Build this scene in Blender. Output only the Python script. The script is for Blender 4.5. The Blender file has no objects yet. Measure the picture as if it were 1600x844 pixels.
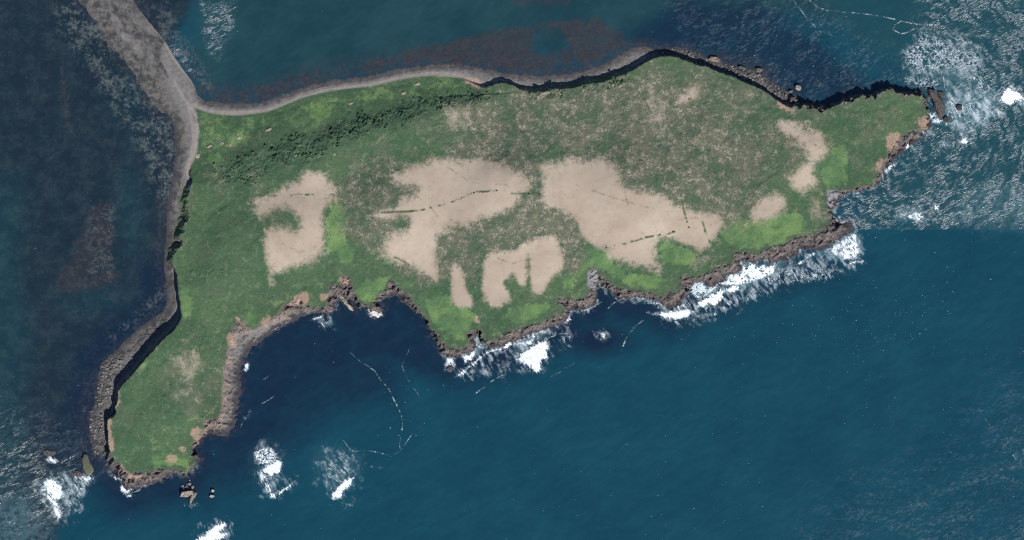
import bpy, math, random
import numpy as np
from mathutils import Vector

# ------------------------------------------------------------------ camera, world, sun, exposure
sc = bpy.context.scene
COL = sc.collection
H_CAM = 6000.0
AZ, EL = math.radians(152), math.radians(45)

cam_d = bpy.data.cameras.new('camera')
cam_d.sensor_width = 36.0
cam_d.lens = 36.0 * H_CAM / 1600.0
cam_d.clip_start = 10.0
cam_d.clip_end = 30000.0
cam = bpy.data.objects.new('camera', cam_d)
cam.location = (0, 0, H_CAM)
COL.objects.link(cam)
sc.camera = cam

world = bpy.data.worlds.new('World')
sc.world = world
world.use_nodes = True
wn = world.node_tree.nodes
bg = wn['Background']
sky = wn.new('ShaderNodeTexSky')
sky.sky_type = 'NISHITA'
sky.sun_disc = False
sky.sun_elevation = EL
sky.sun_rotation = AZ
sky.air_density = 0.8
sky.dust_density = 0.0
sky.ozone_density = 5.0
world.node_tree.links.new(sky.outputs[0], bg.inputs[0])
bg.inputs[1].default_value = 0.085

sun_d = bpy.data.lights.new('sun', 'SUN')
sun_d.energy = 4.6
sun_d.angle = math.radians(0.53)
sun_d.color = (1.0, 0.965, 0.93)
sun = bpy.data.objects.new('sun', sun_d)
sdir = Vector((math.sin(AZ) * math.cos(EL), math.cos(AZ) * math.cos(EL), math.sin(EL)))
sun.rotation_euler = sdir.to_track_quat('Z', 'Y').to_euler()
sun.location = sdir * 3000
COL.objects.link(sun)

sc.view_settings.view_transform = 'Standard'
sc.view_settings.look = 'None'
sc.view_settings.gamma = 1.0
sc.view_settings.use_curve_mapping = False
sc.view_settings.exposure = 0.30
sc.cycles.use_denoising = False
sc.cycles.filter_width = 1.1

# ------------------------------------------------------------------ helpers
# plan coordinates: u runs east, v runs south, both in metres from the north-west corner of the site
CX, CY = 800.0, 422.0


def tag(o, label=None, cat=None, group=None, kind=None):
    if label: o['label'] = label
    if cat: o['category'] = cat
    if group: o['group'] = group
    if kind: o['kind'] = kind
    return o


def link(name, me, mat=None):
    o = bpy.data.objects.new(name, me)
    COL.objects.link(o)
    if mat is not None and not me.materials:
        me.materials.append(mat)
    return o


def sstep(a, b, x):
    t = np.clip((x - a) / (b - a), 0, 1)
    return t * t * (3 - 2 * t)


class Grid:
    """regular plan grid with separable coordinates"""
    def __init__(self, xs, ys):
        self.xs = np.asarray(xs, dtype=np.float64)
        self.ys = np.asarray(ys, dtype=np.float64)
        self.shape = (len(self.ys), len(self.xs))
        self.X = np.broadcast_to(self.xs[None, :], self.shape)
        self.Y = np.broadcast_to(self.ys[:, None], self.shape)

    def perlin(self, scale, seed, sy=None):
        rs = np.random.RandomState(seed)
        N = 256
        ang = rs.rand(N, N).astype(np.float32) * 2 * np.pi
        gx, gy = np.cos(ang), np.sin(ang)
        x = self.xs / scale + 37.3; y = self.ys / (sy or scale) + 61.7
        ix = np.floor(x).astype(int); iy = np.floor(y).astype(int)
        fx = (x - ix).astype(np.float32)[None, :]; fy = (y - iy).astype(np.float32)[:, None]
        ix %= N; iy %= N; ix1 = (ix + 1) % N; iy1 = (iy + 1) % N
        def d(jy, jx, ox, oy):
            s = np.ix_(jy, jx)
            return gx[s] * (fx - ox) + gy[s] * (fy - oy)
        ux = fx * fx * fx * (fx * (fx * 6 - 15) + 10); uy = fy * fy * fy * (fy * (fy * 6 - 15) + 10)
        a = d(iy, ix, 0, 0); b = d(iy, ix1, 1, 0)
        c = d(iy1, ix, 0, 1); e = d(iy1, ix1, 1, 1)
        return ((a + ux * (b - a)) * (1 - uy) + (c + ux * (e - c)) * uy) * 1.5

    def fbm(self, scale, seed, octv=4, gain=0.5, ridged=False):
        out = np.zeros(self.shape, np.float32); amp = 1.0; tot = 0
        for k in range(octv):
            n = self.perlin(scale / (2.03 ** k), seed * 17 + k)
            if ridged: n = 1 - 2 * np.abs(n)
            out += amp * n; tot += amp; amp *= gain
        return out / tot

    def inside(self, poly):
        cnt = np.zeros((self.shape[0], self.shape[1] + 1), np.int32)
        P = np.asarray(poly, float); Q = np.roll(P, -1, 0)
        for (x0, y0), (x1, y1) in zip(P, Q):
            if y0 == y1: continue
            lo, hi = min(y0, y1), max(y0, y1)
            a = np.searchsorted(self.ys, lo); b = np.searchsorted(self.ys, hi)
            if a >= b: continue
            rows = np.arange(a, b)
            xi = x0 + (self.ys[a:b] - y0) * (x1 - x0) / (y1 - y0)
            np.add.at(cnt, (rows, np.searchsorted(self.xs, xi)), 1)
        return (np.cumsum(cnt, 1)[:, :-1] % 2).astype(bool)

    def dist(self, pts, R, closed=True):
        D = np.full(self.shape, R, np.float32)
        P = np.asarray(pts, float); Q = np.roll(P, -1, 0)
        n = len(P) if closed else len(P) - 1
        for k in range(n):
            (x0, y0), (x1, y1) = P[k], Q[k]
            a0 = np.searchsorted(self.xs, min(x0, x1) - R); a1 = np.searchsorted(self.xs, max(x0, x1) + R)
            b0 = np.searchsorted(self.ys, min(y0, y1) - R); b1 = np.searchsorted(self.ys, max(y0, y1) + R)
            if a0 >= a1 or b0 >= b1: continue
            xx = self.xs[a0:a1][None, :].astype(np.float32); yy = self.ys[b0:b1][:, None].astype(np.float32)
            dx, dy = x1 - x0, y1 - y0
            L2 = dx * dx + dy * dy + 1e-9
            t = np.clip(((xx - x0) * dx + (yy - y0) * dy) / L2, 0, 1)
            dd = np.sqrt((xx - x0 - t * dx) ** 2 + (yy - y0 - t * dy) ** 2)
            sub = D[b0:b1, a0:a1]
            np.minimum(sub, dd, out=sub)
        return D

    def sd(self, poly, R):
        D = self.dist(poly, R)
        return np.where(self.inside(poly), D, -D)

    def blob(self, poly, soft, amp=0.0, noise=None):
        """soft patch: 1 inside, 0 outside, edge broken up by noise"""
        s = self.sd(poly, soft * 2 + amp * 1.5 + 2)
        if noise is not None: s = s + noise * amp
        return sstep(-soft, soft, s)

    def line(self, pts, w, soft):
        return 1 - sstep(w, w + soft, self.dist(pts, w + soft + 1, closed=False))

    def ell(self, cx, cy, rx, ry):
        return np.clip(1 - np.sqrt(((self.X - cx) / rx) ** 2 + ((self.Y - cy) / ry) ** 2), 0, 1)


_rs = np.random.RandomState(77)
_ANG = _rs.rand(256, 256) * 2 * np.pi
_GX, _GY = np.cos(_ANG), np.sin(_ANG)


def pnoise(x, y):
    ix = np.floor(x).astype(int); iy = np.floor(y).astype(int); fx = x - ix; fy = y - iy
    def d(a, b): 
        jx, jy = (ix + a) % 256, (iy + b) % 256
        return _GX[jy, jx] * (fx - a) + _GY[jy, jx] * (fy - b)
    ux = fx * fx * (3 - 2 * fx); uy = fy * fy * (3 - 2 * fy)
    return ((d(0, 0) * (1 - ux) + d(1, 0) * ux) * (1 - uy) + (d(0, 1) * (1 - ux) + d(1, 1) * ux) * uy) * 1.5


def smooth_poly(P, it=1):
    P = np.asarray(P, float)
    for _ in range(it):
        Q = np.roll(P, -1, 0)
        P = np.stack([P * .75 + Q * .25, P * .25 + Q * .75], 1).reshape(-1, 2)
    return P


def attr(me, name, arr):
    a = me.attributes.new(name, 'FLOAT_COLOR', 'POINT')
    a.data.foreach_set('color', np.ascontiguousarray(arr, np.float32).ravel())


def raw_mesh(name, co, quads, smooth=True):
    me = bpy.data.meshes.new(name)
    me.vertices.add(len(co)); me.vertices.foreach_set('co', np.ascontiguousarray(co, np.float32).ravel())
    k = quads.shape[1]
    me.loops.add(quads.size); me.loops.foreach_set('vertex_index', quads.astype(np.int32).ravel())
    me.polygons.add(len(quads))
    me.polygons.foreach_set('loop_start', np.arange(0, quads.size, k, dtype=np.int32))
    me.update(calc_edges=True)
    me.polygons.foreach_set('use_smooth', np.full(len(quads), smooth))
    me.update()
    return me


# ------------------------------------------------------------------ node material helper
class NT:
    def __init__(self, name):
        self.m = bpy.data.materials.new(name); self.m.use_nodes = True
        self.t = self.m.node_tree; self.n = self.t.nodes; self.l = self.t.links
        self.b = self.n['Principled BSDF']
        g = self.n.new('ShaderNodeNewGeometry'); self.pos = g.outputs['Position']; self.nor = g.outputs['Normal']
    def put(self, sock, v):
        if isinstance(v, bpy.types.NodeSocket): self.l.new(v, sock)
        elif isinstance(v, (tuple, list)):
            sock.default_value = (*v, 1.0) if len(v) == 3 and sock.type == 'RGBA' else v
        else: sock.default_value = v
    def attr(self, name):
        a = self.n.new('ShaderNodeAttribute'); a.attribute_name = name
        s = self.n.new('ShaderNodeSeparateColor'); self.l.new(a.outputs['Color'], s.inputs[0])
        return s.outputs[0], s.outputs[1], s.outputs[2], a.outputs['Alpha']
    def noise(self, size, detail=3, rough=.55, vec=None, dist=0.0, off=0.0):
        n = self.n.new('ShaderNodeTexNoise')
        n.inputs['Scale'].default_value = 1.0 / size; n.inputs['Detail'].default_value = detail
        n.inputs['Roughness'].default_value = rough; n.inputs['Distortion'].default_value = dist
        v = vec or self.pos
        if off: v = self.vmap(v, (off, off * .7, off * .3), (1, 1, 1), 0)
        self.l.new(v, n.inputs['Vector'])
        return n.outputs['Fac']
    def vmap(self, v, loc, scale, rz):
        m = self.n.new('ShaderNodeMapping'); self.l.new(v, m.inputs[0])
        m.inputs['Location'].default_value = loc; m.inputs['Scale'].default_value = scale
        m.inputs['Rotation'].default_value = (0, 0, rz)
        return m.outputs[0]
    def voro(self, size, vec=None, feature='F1'):
        n = self.n.new('ShaderNodeTexVoronoi'); n.feature = feature
        n.inputs['Scale'].default_value = 1.0 / size
        self.l.new(vec or self.pos, n.inputs['Vector'])
        return n.outputs['Distance']
    def math(self, op, a, b=0.0, c=0.0, clamp=False):
        n = self.n.new('ShaderNodeMath'); n.operation = op; n.use_clamp = clamp
        self.put(n.inputs[0], a); self.put(n.inputs[1], b); self.put(n.inputs[2], c)
        return n.outputs[0]
    def ramp(self, v, lo, hi, a=0.0, b=1.0):
        n = self.n.new('ShaderNodeMapRange'); n.interpolation_type = 'SMOOTHSTEP'
        self.put(n.inputs[0], v); n.inputs[1].default_value = lo; n.inputs[2].default_value = hi
        n.inputs[3].default_value = a; n.inputs[4].default_value = b
        return n.outputs[0]
    def mix(self, f, a, b):
        n = self.n.new('ShaderNodeMix'); n.data_type = 'RGBA'
        self.put(n.inputs[0], f); self.put(n.inputs[6], a); self.put(n.inputs[7], b)
        return n.outputs[2]
    def mul(self, a, f):
        n = self.n.new('ShaderNodeMix'); n.data_type = 'RGBA'; n.blend_type = 'MULTIPLY'
        n.inputs[0].default_value = 1.0
        self.put(n.inputs[6], a)
        c = self.n.new('ShaderNodeCombineColor')
        for i in range(3): self.put(c.inputs[i], f)
        self.l.new(c.outputs[0], n.inputs[7])
        return n.outputs[2]
    def bump(self, h, dist, strength=1.0, normal=None):
        n = self.n.new('ShaderNodeBump'); n.inputs['Distance'].default_value = dist
        self.put(n.inputs['Strength'], strength); self.l.new(h, n.inputs['Height'])
        if normal is not None: self.l.new(normal, n.inputs['Normal'])
        return n.outputs[0]
    def done(self, col, rough=.9, spec=.2, normal=None):
        self.put(self.b.inputs['Base Color'], col); self.put(self.b.inputs['Roughness'], rough)
        self.put(self.b.inputs['Specular IOR Level'], spec)
        if normal is not None: self.l.new(normal, self.b.inputs['Normal'])
        return self.m


# ------------------------------------------------------------------ outlines surveyed for the site (metres)
WL = [(95,-140),(110,-60),(120,0),(135,17),(155,37),(162,65),(180,82),(195,97),(207,112),(225,140),(235,160),(252,175),(268,183),(272,195),(272,211),
(275,236),(272,261),(270,283),(265,301),(261,321),(261,346),(260,371),(257,391),(256,411),(257,422),(261,447),(261,472),(255,487),(240,497),(222,509),
(205,524),(187,542),(170,557),(157,569),(155,584),(150,607),(147,633),(140,645),(139,670),(142,695),(147,710),(157,713),(164,711),(170,720),(172,732),
(175,741),(178,730),(186,740),(193,750),(195,763),(205,765),(220,760),(240,753),(255,748),(262,742),(270,738),(282,742),(292,741),(303,727),(309,719),
(302,708),(300,697),(312,689),(317,681),(327,674),(345,679),(360,676),(369,648),(370,633),(372,622),(375,602),(372,582),(377,564),(387,549),(400,537),
(407,529),(420,521),(432,512),(452,502),(465,496),(482,489),(495,488),(510,488),(521,486),(523,472),(530,466),(538,468),(546,466),(552,468),(560,477),
(566,480),(575,481),(581,488),(590,493),(597,488),(597,481),(588,477),(588,472),(602,464),(615,459),(625,467),(640,477),(652,487),(665,502),(672,514),
(682,534),(687,544),(694,554),(702,556),(712,556),(722,552),(728,553),(738,548),(741,540),(740,530),(739,522),(751,521),(753,534),(762,538),(775,541),
(786,541),(790,537),(800,533),(805,531),(825,521),(845,516),(865,508),(880,502),(887,494),(887,486),(895,481),(910,482),(925,479),(930,473),(932,460),
(933,448),(936,438),(944,446),(955,455),(970,466),(985,464),(1005,464),(1025,468),(1040,478),(1053,480),(1063,470),(1075,460),(1076,448),(1080,443),
(1087,440),(1098,440),(1105,446),(1113,448),(1118,443),(1125,447),(1132,436),(1136,428),(1150,426),(1158,424),(1158,415),(1154,408),(1165,406),
(1178,408),(1197,404),(1203,411),(1212,410),(1225,402),(1240,398),(1250,388),(1262,383),(1275,389),(1287,389),(1302,376),(1320,367),(1331,361),
(1330,352),(1320,347),(1308,347),(1300,344),(1298,332),(1303,322),(1308,310),(1315,302),(1325,300),(1340,297),(1352,294),(1364,292),(1370,283),
(1380,268),(1390,256),(1396,246),(1405,238),(1416,228),(1428,222),(1440,210),(1448,205),(1450,190),(1449,170),(1447,155),(1440,146),(1430,142),
(1420,141),(1405,147),(1392,135),(1375,143),(1362,150),(1350,144),(1320,153),(1300,163),(1277,166),(1262,161),(1245,157),(1237,150),(1230,141),(1215,134),
(1200,127),(1197,122),(1190,113),(1177,110),(1162,106),(1150,103),(1130,98),(1122,90),(1110,89),(1102,92),(1090,83),(1070,76),(1050,74),(1040,77),
(1025,77),(1005,72),(985,76),(970,85),(950,97),(925,107),(900,114),(875,117),(850,119),(825,117),(800,116),(775,111),(750,106),(725,101),(700,100),
(675,101),(650,104),(625,107),(600,114),(575,119),(550,122),(525,125),(500,130),(475,136),(450,145),(425,155),(400,161),(375,162),(350,161),(330,160),
(317,157),(306,146),(303,131),(287,110),(275,92),(262,70),(250,55),(225,25),(207,0),(195,-40),(180,-140)]
TOP = [(301,166),(315,173),(337,178),(370,180),(400,177),(425,172),(450,161),(475,151),(500,145),(525,140),(550,137),(575,135),(600,130),(625,124),
(650,119.5),(675,117.5),(700,119),(721,122),(735,127),(748,133),(757,136),(770,131),(790,128),(800,132),(815,140),(830,146),(862,141),(895,137),(920,132),
(950,126),(975,117),(995,105),(1012,94),(1032,87),(1055,87),(1072,94),(1095,101),(1117,109),(1140,116),(1162,127),(1185,137),(1200,145),(1212,154),
(1225,163),(1241,171),(1262,171),(1277,173),(1295,173),(1312,166),(1335,159),(1355,153),(1370,157),(1377,150),(1392,141),(1400,145),(1410,154),(1425,150),
(1437,150),(1444,156),(1446,175),(1447,196),(1440,200),(1436,188),(1433,198),(1430,205),(1415,208),(1400,216),(1388,232),(1386,248),(1376,265),(1366,277),(1362,287),
(1340,292),(1320,296),(1308,297),(1294,297),(1291,308),(1292,328),(1296,341),(1297,352),(1288,360),(1270,365),(1248,365),(1233,376),(1220,380),
(1210,382),(1200,388),(1185,392),(1170,393),(1155,391),(1143,391),(1146,402),(1142,412),(1132,411),(1122,415),(1110,422),(1095,427),(1085,430),
(1068,430),(1062,433),(1064,443),(1067,450),(1060,452),(1045,458),(1033,462),(1022,458),(1012,453),(995,452),(985,450),(975,450),(960,445),(950,438),
(940,428),(933,420),(925,420),(918,427),(917,437),(920,447),(920,455),(914,463),(905,468),(895,467),(889,462),(880,463),(870,464),(866,469),(868,476),
(880,481),(884,484),(877,487),(862,494),(850,502),(825,508),(800,517),(790,516),(780,523),(772,530),(755,530),(751,520),(745,516),(733,516),
(729,522),(731,533),(727,541),(717,545),(705,545),(697,541),(692,535),(687,527),(677,512),(667,497),(657,485),(650,475),(642,462),(632,455),
(625,450),(617,437),(607,437),(600,450),(592,459),(584,465),(583,475),(575,477),(563,474),(554,463),(552,449),(546,434),(535,430),(530,438),
(525,446),(516,443),(511,452),(505,462),(510,472),(505,478),(490,478),(478,474),(474,462),(462,471),(446,477),(440,486),(425,495),(415,503),
(405,510),(392,514),(385,510),(373,498),(366,505),(358,520),(357,540),(352,560),(347,577),(347,594),(344,619),(343,633),(347,642),(335,656),
(325,652),(318,658),(315,672),(309,683),(299,692),(299,706),(304,716),(305,722),(295,732),(285,738),(272,732),(255,731),(240,734),(220,739),
(200,741),(194,735),(187,724),(180,714),(173,710),(171,700),(168,685),(167,668),(168,655),(176,652),(182,645),(178,636),(184,630),(184,619),(185,607),
(200,592),(212,579),(225,562),(240,547),(250,534),(265,522),(277,509),(284,494),(281,479),(279,464),(277,447),(275,430),(272,418),(271,403),(277,391),
(287,381),(281,371),(290,361),(287,351),(297,343),(294,333),(293,323),(297,298),(300,281),(296,273),(299,258),(305,243),(308,226),(310,211),(310,200),
(309,185),(304,172)]
HPTS = [(310,175,2.2),(400,182,2.2),(500,150,2.2),(600,135,2.4),(700,124,2.6),(740,131,4),(360,215,7),(430,205,10),(490,185,10),(560,165,10),(640,145,9),(700,140,11),
(340,275,13),(400,262,20),(460,252,22),(520,230,23),(580,210,23),(640,192,22),(700,170,20),(750,158,17),(800,150,13),(850,150,15),(950,130,15),(1040,92,14),
(1120,112,15),(1200,148,15),(1250,172,16),(1300,174,16),(1390,147,16),(1440,170,12),(800,300,30),(600,330,28),(1000,300,29),(1250,250,22),(470,350,26),
(1290,355,15),(1150,388,14),(1000,448,15),(850,500,14),(700,540,14),(610,450,14),(530,450,15),(450,480,13),(370,520,13),(302,250,5),(300,300,12),
(280,400,14),(282,480,19),(250,540,24),(200,600,23),(176,690,19),(200,735,12),(300,700,12),(345,600,13),(1310,290,13),(1370,270,13),(360,400,24),(260,620,22)]
SPIT = [(95,-140),(180,-140),(215,0),(310,130),(316,158),(301,166),(306,190),(262,186),(200,120),(120,0)]

# ------------------------------------------------------------------ terrain field
T = Grid(np.arange(70, 1470.01, 1.0), np.arange(-140, 790.01, 1.0))
k = 1 - 15.0 / H_CAM
top_p = smooth_poly([(CX + (x - CX) * k, CY + (y - CY) * k) for x, y in TOP], 1)
wl_p = smooth_poly(WL, 1)
n_big = T.fbm(90, 1, 4)
n_mid = T.fbm(24, 2, 4)
n_fine = T.fbm(7, 3, 3)
n_ridge = T.fbm(16, 4, 4, ridged=True)
n_tiny = T.fbm(3.2, 5, 2)
beachy = T.blob([(0,-300),(1243,-300),(1243,162),(1000,210),(600,230),(345,300),(310,500),(220,640),(186,707),(0,707)], 5)
s_top = T.sd(top_p, 60)
s_wl = T.sd(wl_p, 40)
rag = (n_mid * 2.2 + n_fine * 1.6) * (1 - .55 * sstep(1.0, 0.2, beachy * 0 + sstep(720, 760, T.X) + sstep(300, 200, 400 - T.Y)))
rag = rag * np.where((T.X < 725) & (T.Y < 185), .25, 1.0)
n_spur = T.fbm(15, 7, 3, ridged=True)
s_t = s_top + rag + (1 - beachy) * (n_mid * 2.5 + n_fine * 2.2 + n_tiny * .8 + (n_spur - .15) * 4.5)
wspit = T.blob([(60,-200),(140,-200),(215,60),(262,160),(250,190),(180,120),(60,-60)], 12)
nbeach = T.blob([(315,140),(560,90),(760,80),(1000,50),(1240,90),(1240,170),(1000,110),(800,140),(560,150),(320,175)], 6)
s_w = s_wl + (1 - beachy) * (T.fbm(13, 8, 3, ridged=True) - .15) * 5.5 + n_tiny * 1.6 * nbeach + n_fine * (1.3 + 2.0 * nbeach + 1.6 * (1 - beachy) + 3 * wspit) + n_mid * (1.2 + 2.0 * (1 - beachy) + 7 * wspit)

num = np.zeros(T.shape, np.float32); den = np.zeros(T.shape, np.float32)
for (x, y, h) in HPTS:
    w = 1.0 / (((T.X - x) ** 2 + (T.Y - y) ** 2).astype(np.float32) + 300.0) ** 1.6
    num += w * h; den += w
h_top = num / den + n_big * 2.0
drain = T.fbm(75, 9, 3, ridged=True)

low_nw = T.blob([(285,150),(728,90),(728,150),(500,190),(340,240),(322,265),(282,262)], 26)
h_top = h_top * (1 - low_nw) + low_nw * np.minimum(h_top, 1.7 + np.maximum(s_top, 0) * .20)
# masks of ground cover -------------------------------------------------
BARE = [
 [(400,313),(427,307),(445,293),(465,286),(477,271),(495,270),(512,278),(520,291),(533,298),(525,311),(512,321),(507,338),(507,361),(508,381),(495,403),(470,413),(450,422),(430,432),(424,446),(420,430),(420,401),(416,386),(415,371),(420,356),(437,358),(467,363),(472,351),(470,333),(455,321),(432,326),(415,338),(400,333)],
 [(615,273),(630,265),(660,260),(680,251),(720,252),(760,250),(780,261),(800,270),(815,271),(832,286),(828,298),(812,304),(812,318),(800,328),(775,333),(750,346),(712,351),(695,363),(682,371),(682,398),(690,418),(686,442),(668,430),(650,420),(625,405),(600,408),(599,386),(612,366),(640,360),(640,345),(635,333),(610,340),(590,343),(582,337),(600,331),(625,328),(625,313),(650,306),(655,291),(632,293),(617,286)],
 [(702,408),(716,412),(722,430),(728,450),(740,472),(733,481),(710,478),(705,470),(703,444)],
 [(760,396),(785,391),(800,392),(820,379),(845,373),(865,366),(875,381),(877,406),(877,425),(857,437),(850,457),(838,462),(829,452),(826,432),(818,452),(808,450),(802,430),(797,433),(800,464),(787,474),(776,483),(765,473),(752,459),(752,437)],
 [(845,256),(887,253),(920,251),(955,253),(967,273),(970,293),(990,303),(1020,303),(1040,313),(1052,321),(1066,323),(1077,326),(1095,333),(1112,331),(1125,336),(1122,358),(1115,376),(1095,391),(1080,383),(1047,375),(1027,375),(1026,401),(1032,422),(1007,418),(990,413),(965,406),(947,396),(950,388),(937,388),(922,376),(907,371),(902,346),(887,338),(872,328),(852,323),(842,303),(850,281)],
 [(1212,190),(1232,190),(1250,200),(1282,210),(1287,223),(1290,238),(1272,256),(1272,273),(1275,291),(1260,296),(1255,308),(1237,293),(1235,276),(1247,261),(1262,256),(1260,238),(1247,223),(1227,211)],
 [(1180,321),(1198,308),(1217,303),(1225,321),(1212,333),(1198,340),(1177,344)],
 [(1082,132),(1095,140),(1080,160),(1060,162),(1059,152),(1072,145)],
]
SOFTB = [[(282,607),(300,602),(296,612),(270,627),(272,616)], [(1262,305),(1275,300),(1292,335),(1295,350),(1270,346),(1262,330)], [(640,378),(690,372),(690,440),(640,415)],
         [(1010,130),(1045,165),(1040,225),(1020,215),(1005,165)], [(1245,375),(1270,366),(1292,352),(1280,366)], [(690,160),(735,165),(740,200),(700,205)], [(1060,400),(1100,392),(1130,400),(1085,420)],
         [(270,560),(310,545),(320,575),(295,600)]]
BRIGHT = [
 [(512,321),(535,316),(547,328),(545,351),(540,371),(557,391),(552,408),(535,413),(525,396),(510,391),(510,361)],
 [(683,373),(700,371),(711,386),(707,408),(695,418),(684,406)],
 [(865,333),(875,327),(902,346),(905,371),(925,386),(945,393),(960,411),(975,418),(1000,428),(1035,432),(1030,455),(1000,448),(970,442),(945,425),(925,412),(905,430),(890,450),(875,440),(882,422),(877,391),(867,356)],
 [(1028,378),(1042,373),(1060,384),(1083,392),(1085,412),(1060,418),(1032,410)],
 [(1132,336),(1150,331),(1160,343),(1185,347),(1200,342),(1230,333),(1252,336),(1257,353),(1240,368),(1215,380),(1200,386),(1167,389),(1150,385),(1125,376),(1122,361)],
 [(1300,228),(1315,223),(1322,233),(1325,253),(1320,271),(1325,289),(1307,293),(1287,288),(1277,268),(1290,253)],
 [(482,170),(492,166),(517,172),(515,185),(500,190),(485,185)],
 [(558,440),(612,432),(602,447),(588,462),(580,474),(564,472),(556,460)],
 [(325,240),(345,235),(350,255),(335,258),(322,252)],
 [(217,572),(232,562),(236,569),(222,579)],
 [(235,715),(270,706),(290,712),(300,722),(275,728),(240,728)],
 [(660,470),(700,452),(745,490),(735,512),(720,535),(695,530),(675,500)],
 [(780,490),(850,470),(862,480),(840,498),(800,508)],
 [(376,505),(395,485),(405,492),(395,512)],
 [(280,450),(298,445),(303,490),(288,500)],
]
bare = np.zeros(T.shape, np.float32)
nb = n_mid * .6 + n_fine * .5 + n_big * .5
for P in BARE: bare = np.maximum(bare, T.blob(smooth_poly(P, 1), 9 if len(P) < 26 and P[0][0] in (702, 760) else 14, 9.0 if P[0][0] in (702, 760, 1180, 1082) else 13.0, nb))
for P in SOFTB: bare = np.maximum(bare, .42 * T.blob(P, 13, 9.0, nb))
for P in [[(783,440),(795,434),(803,425),(806,440),(812,446),(826,452),(826,462),(806,470),(797,458),(789,452)], [(823,400),(828,400),(829,452),(824,450)], [(741,405),(752,398),(752,440),(750,470),(742,470),(736,440)], [(684,372),(708,372),(711,400),(704,425),(702,470),(688,460)],
          [(868,330),(900,345),(905,372),(925,388),(948,398),(935,410),(905,400),(880,380)], [(1026,378),(1046,373),(1062,383),(1086,393),(1086,412),(1030,412)]]: bare *= 1 - .92 * T.blob(smooth_poly(P, 2), 6, 7, nb)
# overgrown field banks crossing the bare ground
BANKS = [[(598,333),(640,331),(665,328),(705,317),(742,301),(775,299)], [(800,303),(836,304),(848,305)], [(945,388),(975,381),(1010,371),(1042,366),(1062,360)],
         [(1050,262),(1062,300),(1068,330),(1073,350),(1076,358)], [(425,307),(470,305),(530,305)], [(1010,165),(1025,190),(1034,220),(1050,262)], [(1096,345),(1104,370),(1112,384)],
         [(600,404),(620,402),(645,418),(688,448)], [(826,425),(826,445)]]
bank = np.zeros(T.shape, np.float32)
for P in BANKS: bank = np.maximum(bank, T.line(P, .3, 2.6) * sstep(-.15, .35, n_mid + n_fine * .5))
for P in [[(640,300),(668,318),(690,345),(700,352)], [(430,300),(460,309),(500,312),(530,305)], [(975,300),(985,340),(1010,372)], [(860,262),(900,290),(960,310),(1030,330)], [(1240,200),(1262,222),(1280,232)], [(768,400),(800,412),(845,400)], [(700,262),(735,285),(790,290)], [(440,380),(470,395),(495,385)], [(1060,345),(1085,340),(1110,352)]]:
    bare = bare * (1 - .38 * T.line(P, .4, 2.4) * sstep(-.3, .2, n_mid + n_fine * .4))
bright = np.zeros(T.shape, np.float32)
for P in BRIGHT: bright = np.maximum(bright, T.blob(smooth_poly(P, 1), 8, 7, nb) * (.92 + .3 * n_mid))
bright = np.maximum(bright, .45 * T.blob([(310,178),(400,182),(500,150),(600,135),(700,124),(735,135),(640,150),(560,165),(500,200),(420,205),(360,235),(312,255)], 12, 8, nb))
bright = np.maximum(bright, .16 * sstep(40, 5, s_top) * sstep(.2, .0, beachy))
bright = np.maximum(bright, .22 * T.blob([(272,654),(190,702),(196,738),(230,736),(290,735),(302,712),(300,692),(340,650),(330,640)], 2, 0))
heath = np.zeros(T.shape, np.float32)
for (cx, cy, rx, ry, a) in [(600,320,75,90,1.1),(770,372,130,65,1.5),(930,215,230,110,1.15),(1070,275,155,105,1.15),(1170,210,120,100,.8),(780,215,120,65,1.0),(1010,310,120,60,1.3),
                            (870,370,60,70,1.3),(1250,200,120,80,.5),(1050,165,110,70,.9),(640,245,110,40,.5),(300,590,60,90,.5),(1350,210,90,70,.5),(820,320,90,50,1.1),(390,290,80,60,.5),(660,390,60,60,1.)]:
    heath = np.maximum(heath, np.clip(a * sstep(0, .55, T.ell(cx, cy, rx * 1.3, ry * 1.3) + .12 * n_mid), 0, 1))
scrub = np.zeros(T.shape, np.float32)
for P, a in [([(415,232),(455,212),(500,205),(550,185),(600,178),(640,158),(700,148),(752,146),(790,143),(760,158),(700,168),(640,190),(570,212),(520,232),(470,262),(430,262)], 1.),
             ([(330,262),(370,245),(420,238),(430,262),(400,292),(350,282)], .8), ([(820,142),(900,136),(980,118),(985,128),(900,150),(830,156)], .8),
             ([(285,425),(350,412),(360,430),(300,440)], .4), ([(296,500),(318,495),(325,540),(308,545)], .35)]:
    scrub = np.maximum(scrub, a * T.blob(P, 7, 9, nb))
ORANGE = [[(168,653),(175,656),(177,680),(179,705),(172,705),(168,685)], [(724,121),(745,126),(760,134),(752,142),(738,135),(727,130)], [(1212,158),(1226,164),(1240,173),(1228,174),(1214,166)],
          [(1383,211),(1400,205),(1405,215),(1392,235),(1383,230)], [(355,518),(368,522),(372,545),(358,542)], [(366,494),(378,500),(390,514),(380,510)], [(410,500),(425,494),(420,508),(408,512)],
          [(1372,250),(1386,246),(1376,265),(1364,268)], [(232,540),(247,534),(249,542),(236,548)], [(197,585),(204,584),(203,592),(198,592)], [(181,600),(188,602),(188,628),(181,640)],
          [(500,460),(512,462),(512,470),(502,468)], [(470,455),(480,455),(490,470),(460,478),(445,482)], [(300,672),(314,668),(314,684),(302,690)], [(280,698),(292,702),(288,710)], [(262,712),(280,712),(278,724),(262,722)],
          [(190,722),(200,740),(225,742),(215,750),(195,742)], [(1430,188),(1446,180),(1448,200),(1436,198)], [(527,435),(545,432),(550,448),(540,445)], [(353,228),(366,222),(366,225),(354,232)], [(740,495),(752,500),(750,510)]]
orange = np.zeros(T.shape, np.float32)
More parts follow.
